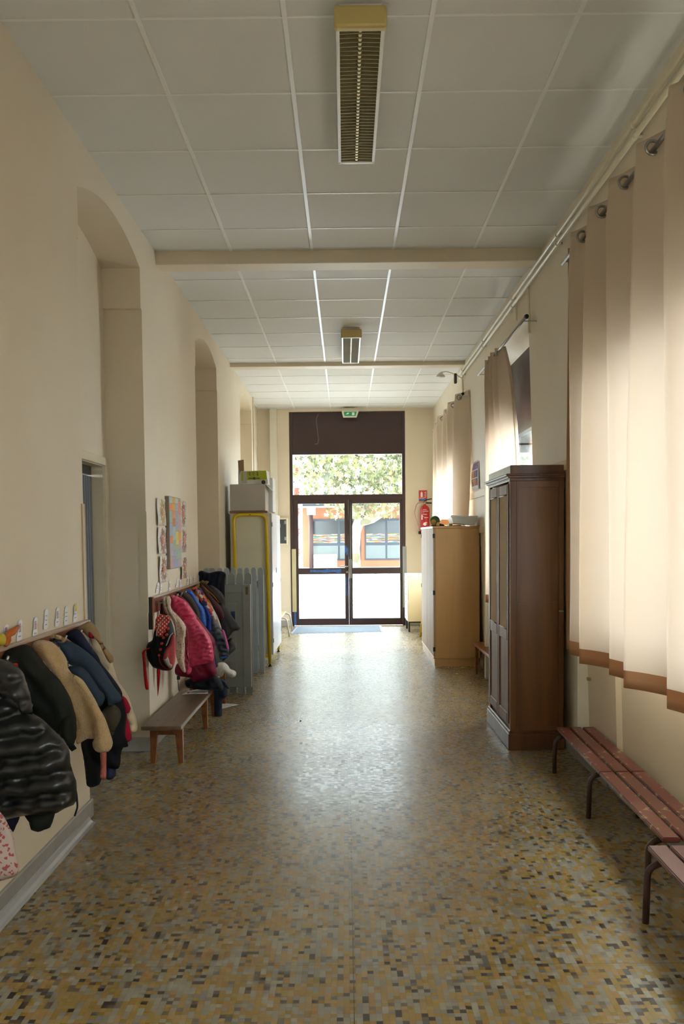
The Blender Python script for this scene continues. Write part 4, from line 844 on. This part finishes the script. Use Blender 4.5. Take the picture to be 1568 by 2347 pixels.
for i, (px, yb, yt, pk, lb) in enumerate([(0,3.461,(1.108,1.157),1,'purple paper name tag at the left picture edge'),(1,3.608,(1.075,1.164),1,'pinkish paper name tag behind the orange twig'),(2,3.790,(1.067,1.158),1,'paper name tag right of the orange twig, third from the left'),(3,3.930,(1.091,1.183),0,'plain white name tag, fourth from the left'),(4,4.085,(1.089,1.176),1,'pinkish name tag, fifth from the left'),(5,4.213,(1.082,1.172),0,'plain white name tag, sixth from the left'),(6,4.356,(1.083,1.172),0,'curled name tag with a yellow spot nearest the first doorway')]):
    nametag(yb, yt[0], .06, yt[1]-yt[0], .01, lb, 'paper name tags above the nearest rack', pk)
    if i == 6: obj('yellow_spot', BX(XL+.006, XL+.0066, yb, yb+.03, yt[0]+.05, yt[0]+.085), mat('yellow_ink', S(226, 206, 60), .6), bpy.data.objects[[o.name for o in C.objects if o.name.startswith('name_tag')][-1]])
ords = ['first and lowest', 'second', 'third', 'fourth', 'fifth', 'sixth', 'seventh', 'eighth', 'ninth']
for i, (yb, z0_, z1_, ln) in enumerate([(6.256,1.102,1.179,0.05),(6.387,1.081,1.162,0.02),(6.721,1.082,1.168,-0.01),(7.001,1.103,1.171,0.05),(7.166,1.086,1.156,-0.03),(7.484,1.090,1.163,0.00),(7.609,1.083,1.157,0.00),(7.807,1.080,1.159,0.00),(8.037,1.071,1.153,0.03)]):
    nametag(yb, z0_, .07, z1_-z0_, ln, '%s paper name tag from the left above the second coat rack' % ords[i], 'paper name tags above the second rack', i in (2, 5))
# orange twig decoration at the left edge
t = thing('paper_flower', (-1.365,3.376,1.086), 'orange paper flower with yellow centre at the left picture edge', 'paper flower')
ORG = mat('orange_card', S(190, 96, 26), .6)
for a_, b_ in (((-1.365,3.393,1.08), (-1.365,3.44,1.124)), ((-1.365,3.395,1.112), (-1.355,3.508,1.145))):
    obj('petal', TB([a_, (Vector(a_)+Vector(b_))/2, b_], [.008, .016, .007], 8), ORG, t, smooth=True)
obj('centre', lathe(B(), [(.0, -.012), (.02, -.01), (.026, 0), (.02, .01), (.0, .012)], (-1.365,3.36,1.109), 16, 0), mat('yellow_card', S(196, 170, 40), .6), t, smooth=True)

# ---------------------------------------------------------------- children's art
SUNP = mat('peach_wash', S(232, 222, 214), .75, var=.06, vs=12); 
CCOL = [S(*q) for q in ((226, 170, 84), (214, 126, 88), (166, 184, 166), (164, 176, 196), (222, 200, 110), (206, 168, 160), (176, 198, 190), (226, 150, 110), (190, 176, 190))]
CM = [mat('crayon_%d' % i, c, .7, var=.08, vs=25) for i, c in enumerate(CCOL)]
def sun_drawing(y0, y1, z0, z1, c1_, c2_, label, seed):
    r_ = random.Random(seed); hw = (y1-y0)/2; cyy = (y0+y1)/2; cz = (z0+z1)/2
    bm = B(); g = []
    for i in range(7):
        for j in range(7):
            u, v = i/6, j/6; g.append(bm.verts.new((XL+.004+.010*(1-u)**2+.004*math.sin(v*5+seed), y0+u*(y1-y0), z0+v*(z1-z0))))
    for i in range(6):
        for j in range(6): bm.faces.new((g[i*7+j], g[(i+1)*7+j], g[(i+1)*7+j+1], g[i*7+j+1]))
    t = tag(obj('sun_drawing', bm, SUNP, smooth=True), label, 'drawing', "children's sun drawings"); s = t.modifiers.new('thickness', 'SOLIDIFY'); s.thickness = .0006
    xo = XL+.016
    obj('sun_disc', lathe(B(), [(.0, .002), (.03, .002), (.03, 0)], (xo-.002, cyy, cz), 20, 0), c1_, t)
    bm = B()
    for k_ in range(26):
        a = 2*PI*k_/26+r_.random()*.1; r0_, r1_ = .045, .07+r_.random()*.045
        p, q = Vector((xo, cyy+r0_*math.cos(a), cz+r0_*math.sin(a))), Vector((xo, cyy+r1_*1.05*math.cos(a), cz+r1_*math.sin(a)))
        p.y = max(y0+.004, min(y1-.004, p.y)); q.y = max(y0+.004, min(y1-.004, q.y)); q.z = max(z0+.004, min(z1-.004, q.z))
        tube(bm, [p, q], .0022, 5)
    obj('sun_rays', bm, c2_, t)
SR, SY, SB = mat('crayon_orange', S(226, 140, 104), .7), mat('crayon_yellow', S(220, 202, 130), .7), mat('crayon_brown', S(200, 166, 150), .7)
sun_drawing(6.29, 6.64, 1.60, 1.80, SR, SY, 'yellow rayed sun drawing, topmost of the left column', 1)
sun_drawing(6.30, 6.62, 1.385, 1.585, SR, SB, 'orange sun drawing with brown rays, middle of the left column', 2)
sun_drawing(6.33, 6.62, 1.165, 1.37, SR, SB, 'curled sun drawing, lowest of the left column', 3)
sun_drawing(7.12, 7.48, 1.60, 1.82, SR, SB, 'sun drawing at the upper right behind the patchwork canvas', 4)
sun_drawing(7.14, 7.48, 1.38, 1.58, SR, SB, 'sun drawing at the middle right behind the patchwork canvas', 5)
sun_drawing(7.17, 7.46, 1.155, 1.34, SR, SB, 'sun drawing at the lower right below the patchwork canvas', 6)
t = thing('patchwork_canvas', (XL+.02, 6.85, 1.26), 'tall canvas painted with a patchwork of pastel rectangles', 'painting')
obj('stretcher', BX(XL, XL+.032, 6.62, 7.09, 1.262, 1.83, bev=.003), mat('grey_brown_canvas', S(150, 136, 118), .8), t)
r_ = random.Random(5)
for i in range(4):
    z = 1.266; 
    while z < 1.82:
        h_ = r_.uniform(.05, .12); z2 = min(z+h_, 1.826); ci = r_.randrange(9); bm = B()
        y = 6.625+i*.1155; box(bm, XL+.032, XL+.0335, y+.001, y+.1145, z+.001, z2-.001); z = z2
        obj('painted_patch', bm, CM[ci], t)

# poster on the right wall
t = None
xs = xr(2.25)-.004
bm = B(); g = []
for i in range(7):
    for j in range(9):
        u, v = i/6, j/8; g.append(bm.verts.new((xs-.012*math.sin(v*5)*(.4+u)-.006*u, 9.68+u*.50, 2.03+v*.44)))
for i in range(6):
    for j in range(8): bm.faces.new((g[i*9+j], g[(i+1)*9+j], g[(i+1)*9+j+1], g[i*9+j+1]))
t = tag(obj('poster', bm, PAPER, smooth=True), 'curling white poster with a bright colour grid on the right wall', 'poster'); s = t.modifiers.new('thickness', 'SOLIDIFY'); s.thickness = .001
PC = [S(*q) for q in ((190, 60, 120), (90, 60, 160), (210, 180, 50), (60, 150, 110), (220, 110, 50), (70, 110, 190), (200, 140, 170), (150, 190, 60), (160, 70, 60))]
for i in range(3):
    for j in range(4):
        u0_, v0_ = .14+i*.25, .10+j*.21; bm = B(); g = []
        for a in range(4):
            for b in range(4):
                u, v = u0_+.23*a/3, v0_+.19*b/3; g.append(bm.verts.new((xs-.012*math.sin(v*5)*(.4+u)-.006*u-.0022, 9.68+u*.50, 2.03+v*.44)))
        for a in range(3):
            for b in range(3): bm.faces.new((g[a*4+b], g[(a+1)*4+b], g[(a+1)*4+b+1], g[a*4+b+1]))
        cc = PC[(i*4+j*5) % 9]
        obj('colour_field', bm, print_mat('poster_ink_%d%d' % (i, j), 26, [(0, cc), (.5, PC[(i*4+j*5+3) % 9]), (.75, PC[(i*3+j) % 9])]), t)

# ---------------------------------------------------------------- picket gates and old door panel
PK = mat('grey_green_paint', S(150, 158, 158), .5, var=.05); PKB = mat('blue_grey_paint', S(160, 174, 182), .5, var=.05)
def picket_pts(x, w_, z0_, z1_):
    r_ = w_/2; o_ = [(x-r_, z0_), (x+r_, z0_), (x+r_, z1_-r_)]
    for k_ in range(1, 8): a = PI*k_/8; o_.append((x+r_*math.cos(a), z1_-r_+r_*math.sin(a)))
    return o_+[(x-r_, z1_-r_)]
t = thing('picket_gate', (-1.23, 9.38, 0), 'tall blue grey picket gate leaning in the second niche', 'picket gate', 'picket gates stored by the left wall')
for k_ in range(9): obj('picket', prism(B(), picket_pts(-1.535+k_*.0748, .056, .004, 1.172), 1, 9.365, 9.385), PKB, t)
for z in (.25, .95): obj('rail', BX(-1.57, -.93, 9.386, 9.41, z, z+.07), PKB, t)
t = thing('picket_gate', (-1.0, 9.60, 0), 'blue grey picket gate behind the tall one, only its edge showing', 'picket gate', 'picket gates stored by the left wall')
for k_ in range(2): obj('picket', prism(B(), picket_pts(-1.02+k_*.074, .05, .004, 1.09), 1, 9.60, 9.62), PKB, t)
obj('rail', BX(-1.3, -.925, 9.622, 9.645, .95, 1.02), PKB, t)
t = thing('picket_gate', (-1.15, 8.2, 0), 'grey picket gate behind the old door panel', 'picket gate', 'picket gates stored by the left wall')
for k_ in range(6): obj('picket', prism(B(), picket_pts(-1.335+k_*.0795, .065, .004, 1.165), 1, 8.17, 8.19), PK, t)
for z in (.2, .85): obj('rail', BX(-1.37, -.91, 8.19, 8.215, z, z+.07), PK, t)
t = thing('old_door_panel', (-1.14, 8.13, .09), 'grey painted old cupboard door with moulded panel and lock', 'door panel')
bm = B(); X0, X1, Z0, Z1 = -1.36, -.915, .075, 1.055
box(bm, X0, X1, 8.125, 8.145, Z0, Z1)
for a in ((X0, X0+.06, Z0, Z1), (X1-.07, X1, Z0, Z1), (X0+.061, X1-.071, Z1-.075, Z1), (X0+.061, X1-.071, Z0, Z0+.10)): box(bm, a[0], a[1], 8.112, 8.13, a[2], a[3], bev=.002)
obj('door_body', bm, PK, t)
bm = B(); box(bm, -1.30, -1.05, 8.118, 8.127, .23, .88, bev=.004); obj('raised_panel', bm, PK, t)
obj('edge', BX(X1+.0005, X1+.004, 8.112, 8.145, Z0, Z1), mat('pale_edge', S(212, 214, 210), .5), t)
obj('lock_plate', BX(X1-.042, X1-.018, 8.107, 8.113, .96, 1.035), mat('old_brass', S(110, 100, 70), .5, .4), t)
obj('blue_patch', BX(-1.10, -1.06, 8.110, 8.1125, .72, .80), mat('blue_label', S(30, 60, 110), .6), t)
# dark blue cloth over the pickets
o = inflate('draped_cloth', [(-1.396,1.176),(-1.367,1.193),(-1.301,1.171),(-1.243,1.183),(-1.189,1.187),(-1.156,1.178),(-1.136,1.157),(-1.149,1.099),(-1.154,0.809),(-1.163,0.518),(-1.305,0.477),(-1.396,0.478),(-1.403,0.811)], 8.085, .02, M_('ink_blue_cloth', S(28, 34, 54)), folds=(.05, .02, .005), Rr=.02); tag(o, 'ink blue cloth draped over the pickets behind the coats', 'cloth')

# ---------------------------------------------------------------- yellow framed locker
LK = mat('cream_panel', S(214, 208, 182), .5, var=.03); LKW = mat('white_door_laminate', S(194, 198, 202), .3, var=.02)
t = thing('locker', (-1.1, 10.5, 0), 'tall cream locker in a yellow tube frame', 'locker')
lx0, lx1, ly0, ly1 = -1.335, -.875, 9.90, 11.12
obj('body', BX(lx0, lx1, ly0, ly1, .13, 1.785, bev=.003), LK, t)
for y in (ly0-.016, ly1+.016):
    fr = obj('tube_frame', TB(arcpts([(-1.275, y, .03), (-1.29, y, 1.765), (-.915, y, 1.765), (-.893, y, .03)], .09, 8), .0185, 14), YEL, t, smooth=True)
    for x_ in (-1.275, -.893): obj('foot', lathe(B(), [(.02, .0), (.02, .012), (.011, .014), (.011, .035)], (x_, y, 0), 16), BLACK, fr)
obj('lower_rail', BX(-1.275, -.893, ly0-.02, ly0-.005, .105, .145), YEL, t)
obj('screw', lathe(B(), [(.0, ly0-.036), (.006, ly0-.035), (.006, ly0-.03)], (-1.1, 0, 1.765), 10, 1), BLACK, t)
for i, (a, b) in enumerate(((ly0+.004, 10.50), (10.506, ly1-.004))):
    d_ = obj('locker_door', BX(lx1+.003, lx1+.024, a, b, .135, 1.78, bev=.003), LKW, t); d_['label'] = ['nearer white door', 'farther white door'][i]
    for z in (.3, .95, 1.65): obj('hinge', BX(lx1+.018, lx1+.03, (a if i == 0 else b-.02)-.0, (a+.02 if i == 0 else b), z-.025, z+.025), METAL, d_)
    if i == 0: obj('handle', BX(lx1+.024, lx1+.03, b-.09, b-.03, 1.07, 1.13), METAL, d_)
# boxes on top
tag(obj('shelf_board', BX(-1.338, -.90, 9.88, 10.9, 1.786, 1.808), wood('brown_board', S(110, 78, 48), S(140, 104, 68), .6, 0)), 'thin brown board lying on top of the locker', 'board')
CARD = mat('grey_white_carton', S(186, 178, 164), .7, var=.04); CARDW = mat('white_carton', S(216, 214, 208), .65)
bm = B(); box(bm, -1.335, -.925, 9.92, 10.35, 1.81, 2.118, bev=.004)
t = tag(obj('cardboard_box', bm, CARD), 'large grey white carton on the locker', 'box')
bm = B(); hexa(bm, [(-.925, 9.94, 2.118), (-.84, 9.95, 2.03), (-.84, 10.33, 2.03), (-.925, 10.33, 2.118)], [(-.925, 9.94, 2.121), (-.84, 9.95, 2.034), (-.84, 10.33, 2.034), (-.925, 10.33, 2.121)])
obj('flap', bm, CARDW, t)
t = tag(obj('cardboard_box', BX(-.93, -.875, 10.36, 10.75, 1.81, 2.22, bev=.004), CARDW), 'white carton behind the large grey white carton', 'box')
t = thing('printed_box', (-1.07, 10.05, 2.12), 'white and lime green printed box on top of the large carton', 'box')
bm = B(); hexa(bm, [(-1.235, 9.97, 2.12), (-.91, 9.97, 2.12), (-.90, 10.25, 2.12), (-1.235, 10.25, 2.12)], [(-1.215, 9.97, 2.272), (-.915, 9.97, 2.28), (-.905, 10.25, 2.28), (-1.215, 10.25, 2.272)]); obj('box_body', bm, CARDW, t)
gf = obj('green_print', hexa(B(), [(-1.21, 9.966, 2.165), (-.905, 9.966, 2.175), (-.905, 9.971, 2.175), (-1.21, 9.971, 2.165)], [(-1.205, 9.966, 2.268), (-.915, 9.966, 2.275), (-.915, 9.971, 2.275), (-1.205, 9.971, 2.268)]), mat('lime_print', S(176, 184, 40), .5), t)
obj('tape', BX(-1.185, -1.14, 9.963, 9.966, 2.13, 2.27), mat('grey_tape', S(190, 184, 172), .4), t)
bm = B(); box(bm, -1.12, -.99, 9.962, 9.966, 2.183, 2.193); lathe(bm, [(.0, 9.961), (.016, 9.961), (.016, 9.966)], (-1.055, 0, 2.188), 16, 1)
obj('grip_hole', bm, mat('grey_dark_print', S(80, 78, 70), .6), gf)
bm = B()
for x_, bars in ((-1.105, ((-.012, .012, .0), (-.012, .004, .012), (-.012, .010, .024), (-.006, .010, .034))), (-1.062, ((-.011, .011, 0), (-.011, -.004, .012), (.004, .011, .012), (-.009, .009, .024), (-.005, .005, .034))), (-1.018, ((-.012, .012, 0), (-.004, .012, .012), (-.010, .012, .024), (-.002, .010, .034)))):
    for a, b, dz in bars: box(bm, x_+a, x_+b, 9.961, 9.966, 2.252-dz, 2.259-dz)
obj('upside_down_print', bm, mat('grey_ink', S(110, 108, 110), .6), gf)
tag(obj('round_print_box', BX(-.985, -.895, 9.93, 9.965, 2.122, 2.166), CARDW), 'small white folded carton lip in front of the lime box', 'box')
o = lathe(B(), [(.0, 9.925), (.024, 9.925), (.024, 9.929)], (-.945, 0, 2.140), 20, 1); tag(obj('round_badge', o, mat('black_print', S(50, 48, 44), .5)), 'round black printed badge on the folded carton lip', 'badge')
t = tag(obj('cardboard_flap', hexa(B(), [(-1.215, 9.99, 2.14), (-1.175, 9.99, 2.14), (-1.175, 10.0, 2.14), (-1.215, 10.0, 2.14)], [(-1.25, 10.02, 2.40), (-1.18, 10.02, 2.41), (-1.18, 10.03, 2.41), (-1.25, 10.03, 2.40)]), mat('brown_cardboard', S(150, 122, 88), .8)), 'upright brown cardboard flap left of the lime green box', 'cardboard')
tag(obj('foam_board', hexa(B(), [(-1.27, 10.2, 2.12), (-1.215, 10.2, 2.12), (-1.215, 10.22, 2.12), (-1.27, 10.22, 2.12)], [(-1.275, 10.24, 2.40), (-1.215, 10.24, 2.40), (-1.215, 10.26, 2.40), (-1.275, 10.26, 2.40)]), mat('white_board', S(220, 222, 228), .6)), 'white board standing behind the brown cardboard flap', 'board')

# breaker box, fire extinguisher, sign
t = thing('electric_cabinet', (-1.06, 14.28, 1.37), 'grey glazed electric cabinet with cream frame beside the door', 'electric cabinet')
obj('frame', BX(-1.17, -.965, 14.225, 14.35, 1.37, 1.825, bev=.004), CR, t)
obj('dark_window', BX(-1.155, -.985, 14.218, 14.226, 1.395, 1.795), mat('smoked_glass', S(66, 74, 80), .12), t)
for z in (1.45, 1.72): obj('clip', BX(-1.015, -.985, 14.212, 14.222, z, z+.055), METAL, t)
t = thing('fire_extinguisher', (1.325, 14.27, 1.5), 'red fire extinguisher hanging on the end wall right of the door', 'fire extinguisher')
RD = mat('extinguisher_red', S(196, 40, 44), .3)
obj('cylinder', lathe(B(), [(.0, 1.52), (.068, 1.525), (.078, 1.545), (.078, 1.93), (.072, 1.965), (.05, 1.995), (.022, 2.01), (.02, 2.03), (0, 2.03)], (1.325, 14.26, 0), 28), RD, t, smooth=True)
obj('valve', lathe(B(), [(.0, 2.02), (.02, 2.02), (.022, 2.05), (.014, 2.075), (0, 2.075)], (1.325, 14.26, 0), 16), mat('brass', (1,)*4), t, smooth=True)
bm = TB([(1.31, 14.26, 2.075), (1.35, 14.26, 2.10), (1.44, 14.26, 2.115)], .009, 8); tube(bm, [(1.33, 14.26, 2.05), (1.44, 14.26, 2.045)], .011, 8)
obj('lever', bm, BLACK, t, smooth=True)
obj('hose', TB(arcpts([(1.31, 14.25, 2.055), (1.19, 14.22, 2.05), (1.145, 14.22, 1.88), (1.21, 14.23, 1.68), (1.23, 14.24, 1.56)], .06, 6), .0085, 8), mat('pinkish_hose', S(196, 150, 146), .4), t, smooth=True)
obj('nozzle', BX(1.215, 1.26, 14.22, 14.26, 1.53, 1.58, bev=.006), BLACK, t)
lb_ = B()
for z, a, b in ((1.93, -.04, .02), (1.905, -.045, .05), (1.88, -.04, -.02), (1.855, -.045, .03), (1.82, -.04, -.025), (1.80, -.02, .05)): box(lb_, 1.325+a, 1.325+b, 14.178, 14.19, z, z+.006)
box(lb_, 1.265, 1.28, 14.18, 14.21, 1.77, 1.85)
obj('label_print', lb_, PAPER, t)
bm = prism(B(), [(1.285, 1.69), (1.30, 1.72), (1.335, 1.73), (1.36, 1.72), (1.33, 1.71), (1.36, 1.695), (1.33, 1.69), (1.345, 1.675), (1.31, 1.67)], 1, 14.176, 14.185); obj('emblem', bm, PAPER, t)
bm = B(); box(bm, 1.278, 1.305, 14.176, 14.182, 1.64, 1.646); box(bm, 1.278, 1.305, 14.176, 14.182, 1.606, 1.612); hexa(bm, [(1.278, 14.176, 1.606), (1.288, 14.176, 1.606), (1.288, 14.182, 1.606), (1.278, 14.182, 1.606)], [(1.295, 14.176, 1.646), (1.305, 14.176, 1.646), (1.305, 14.182, 1.646), (1.295, 14.182, 1.646)]); box(bm, 1.315, 1.323, 14.176, 14.182, 1.606, 1.646)
obj('maker_print', bm, PAPER, t)
t = tag(obj('fire_sign', BX(1.232, 1.370, 14.342, 14.35, 2.075, 2.262), mat('sign_red', S(208, 56, 44), .4)), 'small red fire extinguisher sign with blue strip above the extinguisher', 'sign')
obj('blue_strip', BX(1.236, 1.366, 14.339, 14.342, 2.085, 2.122), mat('sign_blue', S(90, 140, 200), .4), t)
bm = B(); box(bm, 1.263, 1.297, 14.339, 14.342, 2.148, 2.225, bev=.001); box(bm, 1.274, 1.286, 14.339, 14.342, 2.225, 2.24); box(bm, 1.24, 1.325, 14.339, 14.342, 2.128, 2.133)
for k_ in range(4):
    z = 2.235-k_*.026; tube(bm, [(1.325, 14.3405, z-.01), (1.34, 14.3405, z-.014), (1.36, 14.3405, z+.006)], [.004, .005, .002], 6)
obj('pictogram', bm, PAPER, t)
bm = B(); box(bm, 1.25, 1.256, 14.336, 14.339, 2.095, 2.112); box(bm, 1.25, 1.263, 14.336, 14.339, 2.092, 2.097); box(bm, 1.268, 1.274, 14.336, 14.339, 2.095, 2.112); obj('small_print', bm, mat('navy_ink', S(30, 40, 80), .6), t)

# far bench and mat
t = thing('slatted_bench', (-1.1, 13.2, 0), 'pale wood slatted bench with grey tube legs by the door', 'bench')
PINE = wood('pine', S(206, 164, 104), S(226, 190, 132), .4, 1)
for x_ in (-1.17, -1.035, -.955): obj('slat', BX(x_-.055 if x_ < -1.1 else x_-.012, x_+.062, 12.62, 13.75, .283, .308, bev=.004), PINE, t) if x_ != -.955 else None
for y in (12.86, 13.6): obj('leg', TB(arcpts([(-1.33, y, 0), (-1.33, y, .27), (-.90, y, .285), (-.862, y, 0)], .07), .014), mat('grey_tube', S(176, 176, 170), .3), t, smooth=True)
t = thing('door_mat', (-.15, 13.7, 0), 'blue grey entrance mat before the door', 'door mat')
def quad(bm, P, z0_, z1_): return hexa(bm, [(x, y, z0_) for x, y in P], [(x, y, z1_) for x, y in P])
obj('rim', quad(B(), [(-.865, 13.19), (.58, 13.385), (.585, 14.30), (-.835, 14.21)], .0005, .006), mat('pale_blue_rubber', S(140, 156, 178), .5), t)
obj('pile', quad(B(), [(-.83, 13.23), (.545, 13.42), (.55, 14.27), (-.80, 14.18)], .006, .010), mat('mat_pile', S(120, 132, 142), .9, var=.15, vs=60, bump=.5, bs=300), t)
# leaf litter specks on the floor
tag(obj('floor_crumb', lathe(B(), [(.0, .0), (.008, .001), (.006, .006), (0, .008)], (-0.381,6.91,0), 8), BLACK), 'tiny dark crumb on the middle of the floor', 'crumb')
tag(obj('wall_stud', BX(1.545, 1.565, 5.44, 5.47, .565, .585), mat('brass', (1,)*4)), 'tiny brass stud on the wall below the curtain end', 'stud')

# ---------------------------------------------------------------- outside
k = N('courtyard_gravel'); k.p.inputs['Roughness'].default_value = .95; co = k.geo()
nz = k.n('ShaderNodeTexNoise'); nz.inputs['Scale'].default_value = 2.2; nz.inputs['Detail'].default_value = 9; nz.inputs['Roughness'].default_value = .75; k.l(co, nz.inputs['Vector'])
k.l(k.ramp(nz.outputs[0], [(.36, S(84, 66, 48)), (.42, S(190, 184, 172)), (.46, S(226, 224, 220))]), k.p.inputs['Base Color'])
tag(obj('ground', BX(-60, 60, -30, 120, -.35, -.12), k.m), 'pale gravel courtyard outside', 'ground', kind='structure')
tag(obj('ground', BX(2.15, 30, -25, 14.0, -.12, -.08), mat('low_bounce_ground', S(84, 84, 86), .9)), 'unseen dark strip added outside the side windows to cut ground bounce', 'ground', kind='structure')  # added dark ground, out of view; keeps bounced light off the upper curtains
tag(obj('step', BX(-2.5, 2.5, 14.66, 15.4, -.12, -.02), mat('pale_concrete', S(214, 212, 206), .8)), 'pale concrete threshold outside the door', 'step', kind='structure')
t = thing('school_building', (6, 46, -.12), 'low orange rendered school building across the courtyard', 'building')
OR = mat('orange_render', S(176, 118, 88), .85); BG = mat('blue_grey_frame', S(58, 66, 78), .4)
obj('wall', BX(-2.35, 16, 45.2, 45.6, -.12, 3.1), OR, t)
obj('roof_edge', BX(-2.6, 16, 43.7, 46.5, 3.05, 3.25), mat('blue_grey_zinc', S(64, 72, 84), .4), t)
obj('roof_trim', BX(-2.6, 16, 43.66, 43.7, 2.98, 3.06), WHITE, t)
k = N('book_spines'); k.p.inputs['Roughness'].default_value = .6; mp = k.n('ShaderNodeMapping'); mp.inputs['Scale'].default_value = (3.5, 3.5, 26); k.l(k.geo(), mp.inputs[0])
v = k.n('ShaderNodeTexVoronoi'); v.inputs['Scale'].default_value = 1; k.l(mp.outputs[0], v.inputs['Vector']); sp = k.n('ShaderNodeSeparateColor'); k.l(v.outputs['Color'], sp.inputs[0])
k.l(k.ramp(sp.outputs[0], [(0, S(140, 110, 84)), (.2, S(160, 158, 150)), (.42, S(74, 122, 96)), (.55, S(150, 134, 64)), (.7, S(140, 70, 56)), (.82, S(70, 96, 130)), (.9, S(160, 156, 146))], True), k.p.inputs['Base Color']); BOOKS = k.m
def fac_win(x0_, x1_, muls):
    w_ = obj('window_band', BX(x0_, x1_, 45.12, 45.2, .25, 2.42), BG, t)
    gi = mat('pale_blind_pane', S(110, 118, 116), .3); gd = mat('dark_room_pane', S(48, 54, 54), .15)
    ed = [x0_]+muls+[x1_]
    for a, b in zip(ed, ed[1:]):
        obj('pane', BX(a+.05, b-.05, 45.10, 45.121, .33, 1.02), gi, w_); obj('pane', BX(a+.05, b-.05, 45.10, 45.121, 1.14, 2.32), gd, w_)
        for k_ in range(4):
            z = 1.16+k_*.125; obj('book_row', BX(a+.07, b-.07, 45.09, 45.101, z, z+.10), BOOKS, w_)
fac_win(-1.85, .80, [-.35]); fac_win(1.02, 4.6, [2.15]); fac_win(5.2, 9, [7])
t = thing('porch_post', (-1.77, 43.9, -.12), 'mauve brown porch post with white box on top', 'post')
obj('shaft', lathe(B(), [(.11, -.12), (.11, 2.68)], (-1.77, 43.9, 0), 20), mat('mauve_post', S(84, 62, 62), .6), t, smooth=True)
obj('head_box', BX(-1.97, -1.53, 43.75, 44.1, 2.62, 2.98), WHITE, t)
tag(obj('white_crate', BX(-1.63, -.44, 43.4, 43.9, -.12, .60, bev=.02), WHITE), 'white chest standing before the orange building', 'chest')
t = thing('white_building', (-5.5, 43, -.12), 'white rendered building with red brick corner at the left', 'building')
obj('wall', BX(-9, -2.17, 42.4, 43.4, -.12, 9.5), mat('white_render', S(236, 232, 224), .8), t)
bk = mat('red_brick', S(150, 76, 54), .8, var=.2, vs=20)
for k_ in range(9):
    z = .55+k_*1.0; bm = B()
    for r__ in range(4): box(bm, -2.52 if k_ % 2 else -2.45, -2.26 if r__ % 2 else -2.30, 42.36, 42.41, z+r__*.095, z+r__*.095+.08)
    obj('brick_quoin', bm, bk, t)
obj('downpipe', TB([(-2.30, 42.2, 5.9), (-2.05, 42.2, 5.2), (-1.9, 42.2, 4.75)], .06, 8), mat('zinc_pipe', S(150, 150, 150), .4), t)

BARK = print_mat('plane_bark', 2.6, [(0, S(150, 142, 116)), (.35, S(172, 168, 148)), (.6, S(120, 112, 88)), (.8, S(160, 152, 130)), (.92, S(86, 78, 62))])
t = thing('plane_tree', (.45, 42, -.12), 'big plane tree with mottled pale bark and yellowing leaves in the courtyard', 'tree')
obj('trunk', TB([(.42, 42, -.12), (.45, 42, .9), (.52, 42, 1.7), (.68, 42, 2.3), (.95, 42, 2.8)], [.34, .25, .24, .27, .30], 16), BARK, t, smooth=True)
for P_, R__ in (([(.6, 42, 2.15), (1.3, 41.8, 2.32), (2.0, 41.5, 2.75), (2.55, 41.2, 3.3), (2.7, 41, 4.2), (3.2, 40.6, 5.4)], [.22, .20, .18, .16, .14, .1]),
                ([(.8, 42, 2.6), (1.4, 42, 3.2), (1.7, 42, 4.0), (1.9, 42, 5.2)], [.26, .22, .2, .15]),
                ([(.65, 42, 2.5), (.1, 41.8, 2.75), (-.4, 41.5, 3.3), (-1.1, 41.2, 4.1), (-1.6, 41, 5)], [.25, .25, .24, .17, .12])):
    obj('branch', TB(P_, R__, 12), BARK, t, smooth=True)
LEAF = [mat('leaf_green', S(112, 118, 70), .6), mat('leaf_pale', S(150, 152, 122), .6), mat('leaf_ochre', S(136, 116, 76), .6), mat('leaf_dark', S(74, 76, 56), .6)]
bms = [B() for _ in range(4)]; r_ = random.Random(11)
def leaf_at(bm, p, s):
    d1 = Vector((r_.uniform(-1, 1), r_.uniform(-1, 1), r_.uniform(-1, 1))).normalized(); d2 = d1.cross(Vector((r_.uniform(-1, 1), r_.uniform(-1, 1), r_.uniform(-1, 1)))).normalized()
    tips = [(1, 0), (.35, .3), (.45, .95), (-.05, .4), (-.6, .5), (-.35, 0), (-.6, -.5), (-.05, -.4), (.45, -.95), (.35, -.3)]
    bm.faces.new([bm.verts.new(p+s*(a*d1+b*d2)) for a, b in tips])
for _ in range(42000):
    x = r_.uniform(-1.9, 9); y = r_.uniform(34, 44); z = r_.uniform(3.1, 8)
    if z < 3.9 and r_.random() < .55: continue
    if noise.noise(Vector((x*.9, y*.5, z*.9))) < -.12: continue
    if r_.random() < .12: x = r_.uniform(-8, -1.9); 
    leaf_at(bms[r_.choices(range(4), (4, 5, 2, 2))[0]], Vector((x, y, z)), r_.uniform(.09, .19))
for _ in range(260):
    x = r_.uniform(-.9, 2.6); z = r_.uniform(2.35, 3.2); leaf_at(bms[r_.randrange(3)], Vector((x, r_.uniform(38, 41), z)), r_.uniform(.10, .18))
bm = B()
for _ in range(900):
    p = Vector((r_.uniform(-3, 5), r_.uniform(17, 42)+0, -.10)); s_ = r_.uniform(.05, .11); a = r_.uniform(0, 6.3)
    if noise.noise(p*.35) < .02: continue
    bm.faces.new([bm.verts.new(p+s_*Vector((math.cos(a+b*1.257)*(1 if b % 2 else .6), math.sin(a+b*1.257), .12*(b % 2)))) for b in range(5)])
tag(obj('fallen_leaves', bm, mat('dead_leaf', S(120, 92, 60), .8)), 'brown fallen leaves scattered over the pale courtyard', 'leaves', kind='stuff')
for bm, m in zip(bms, LEAF): o = obj('foliage', bm, m, t); o['kind'] = 'stuff'
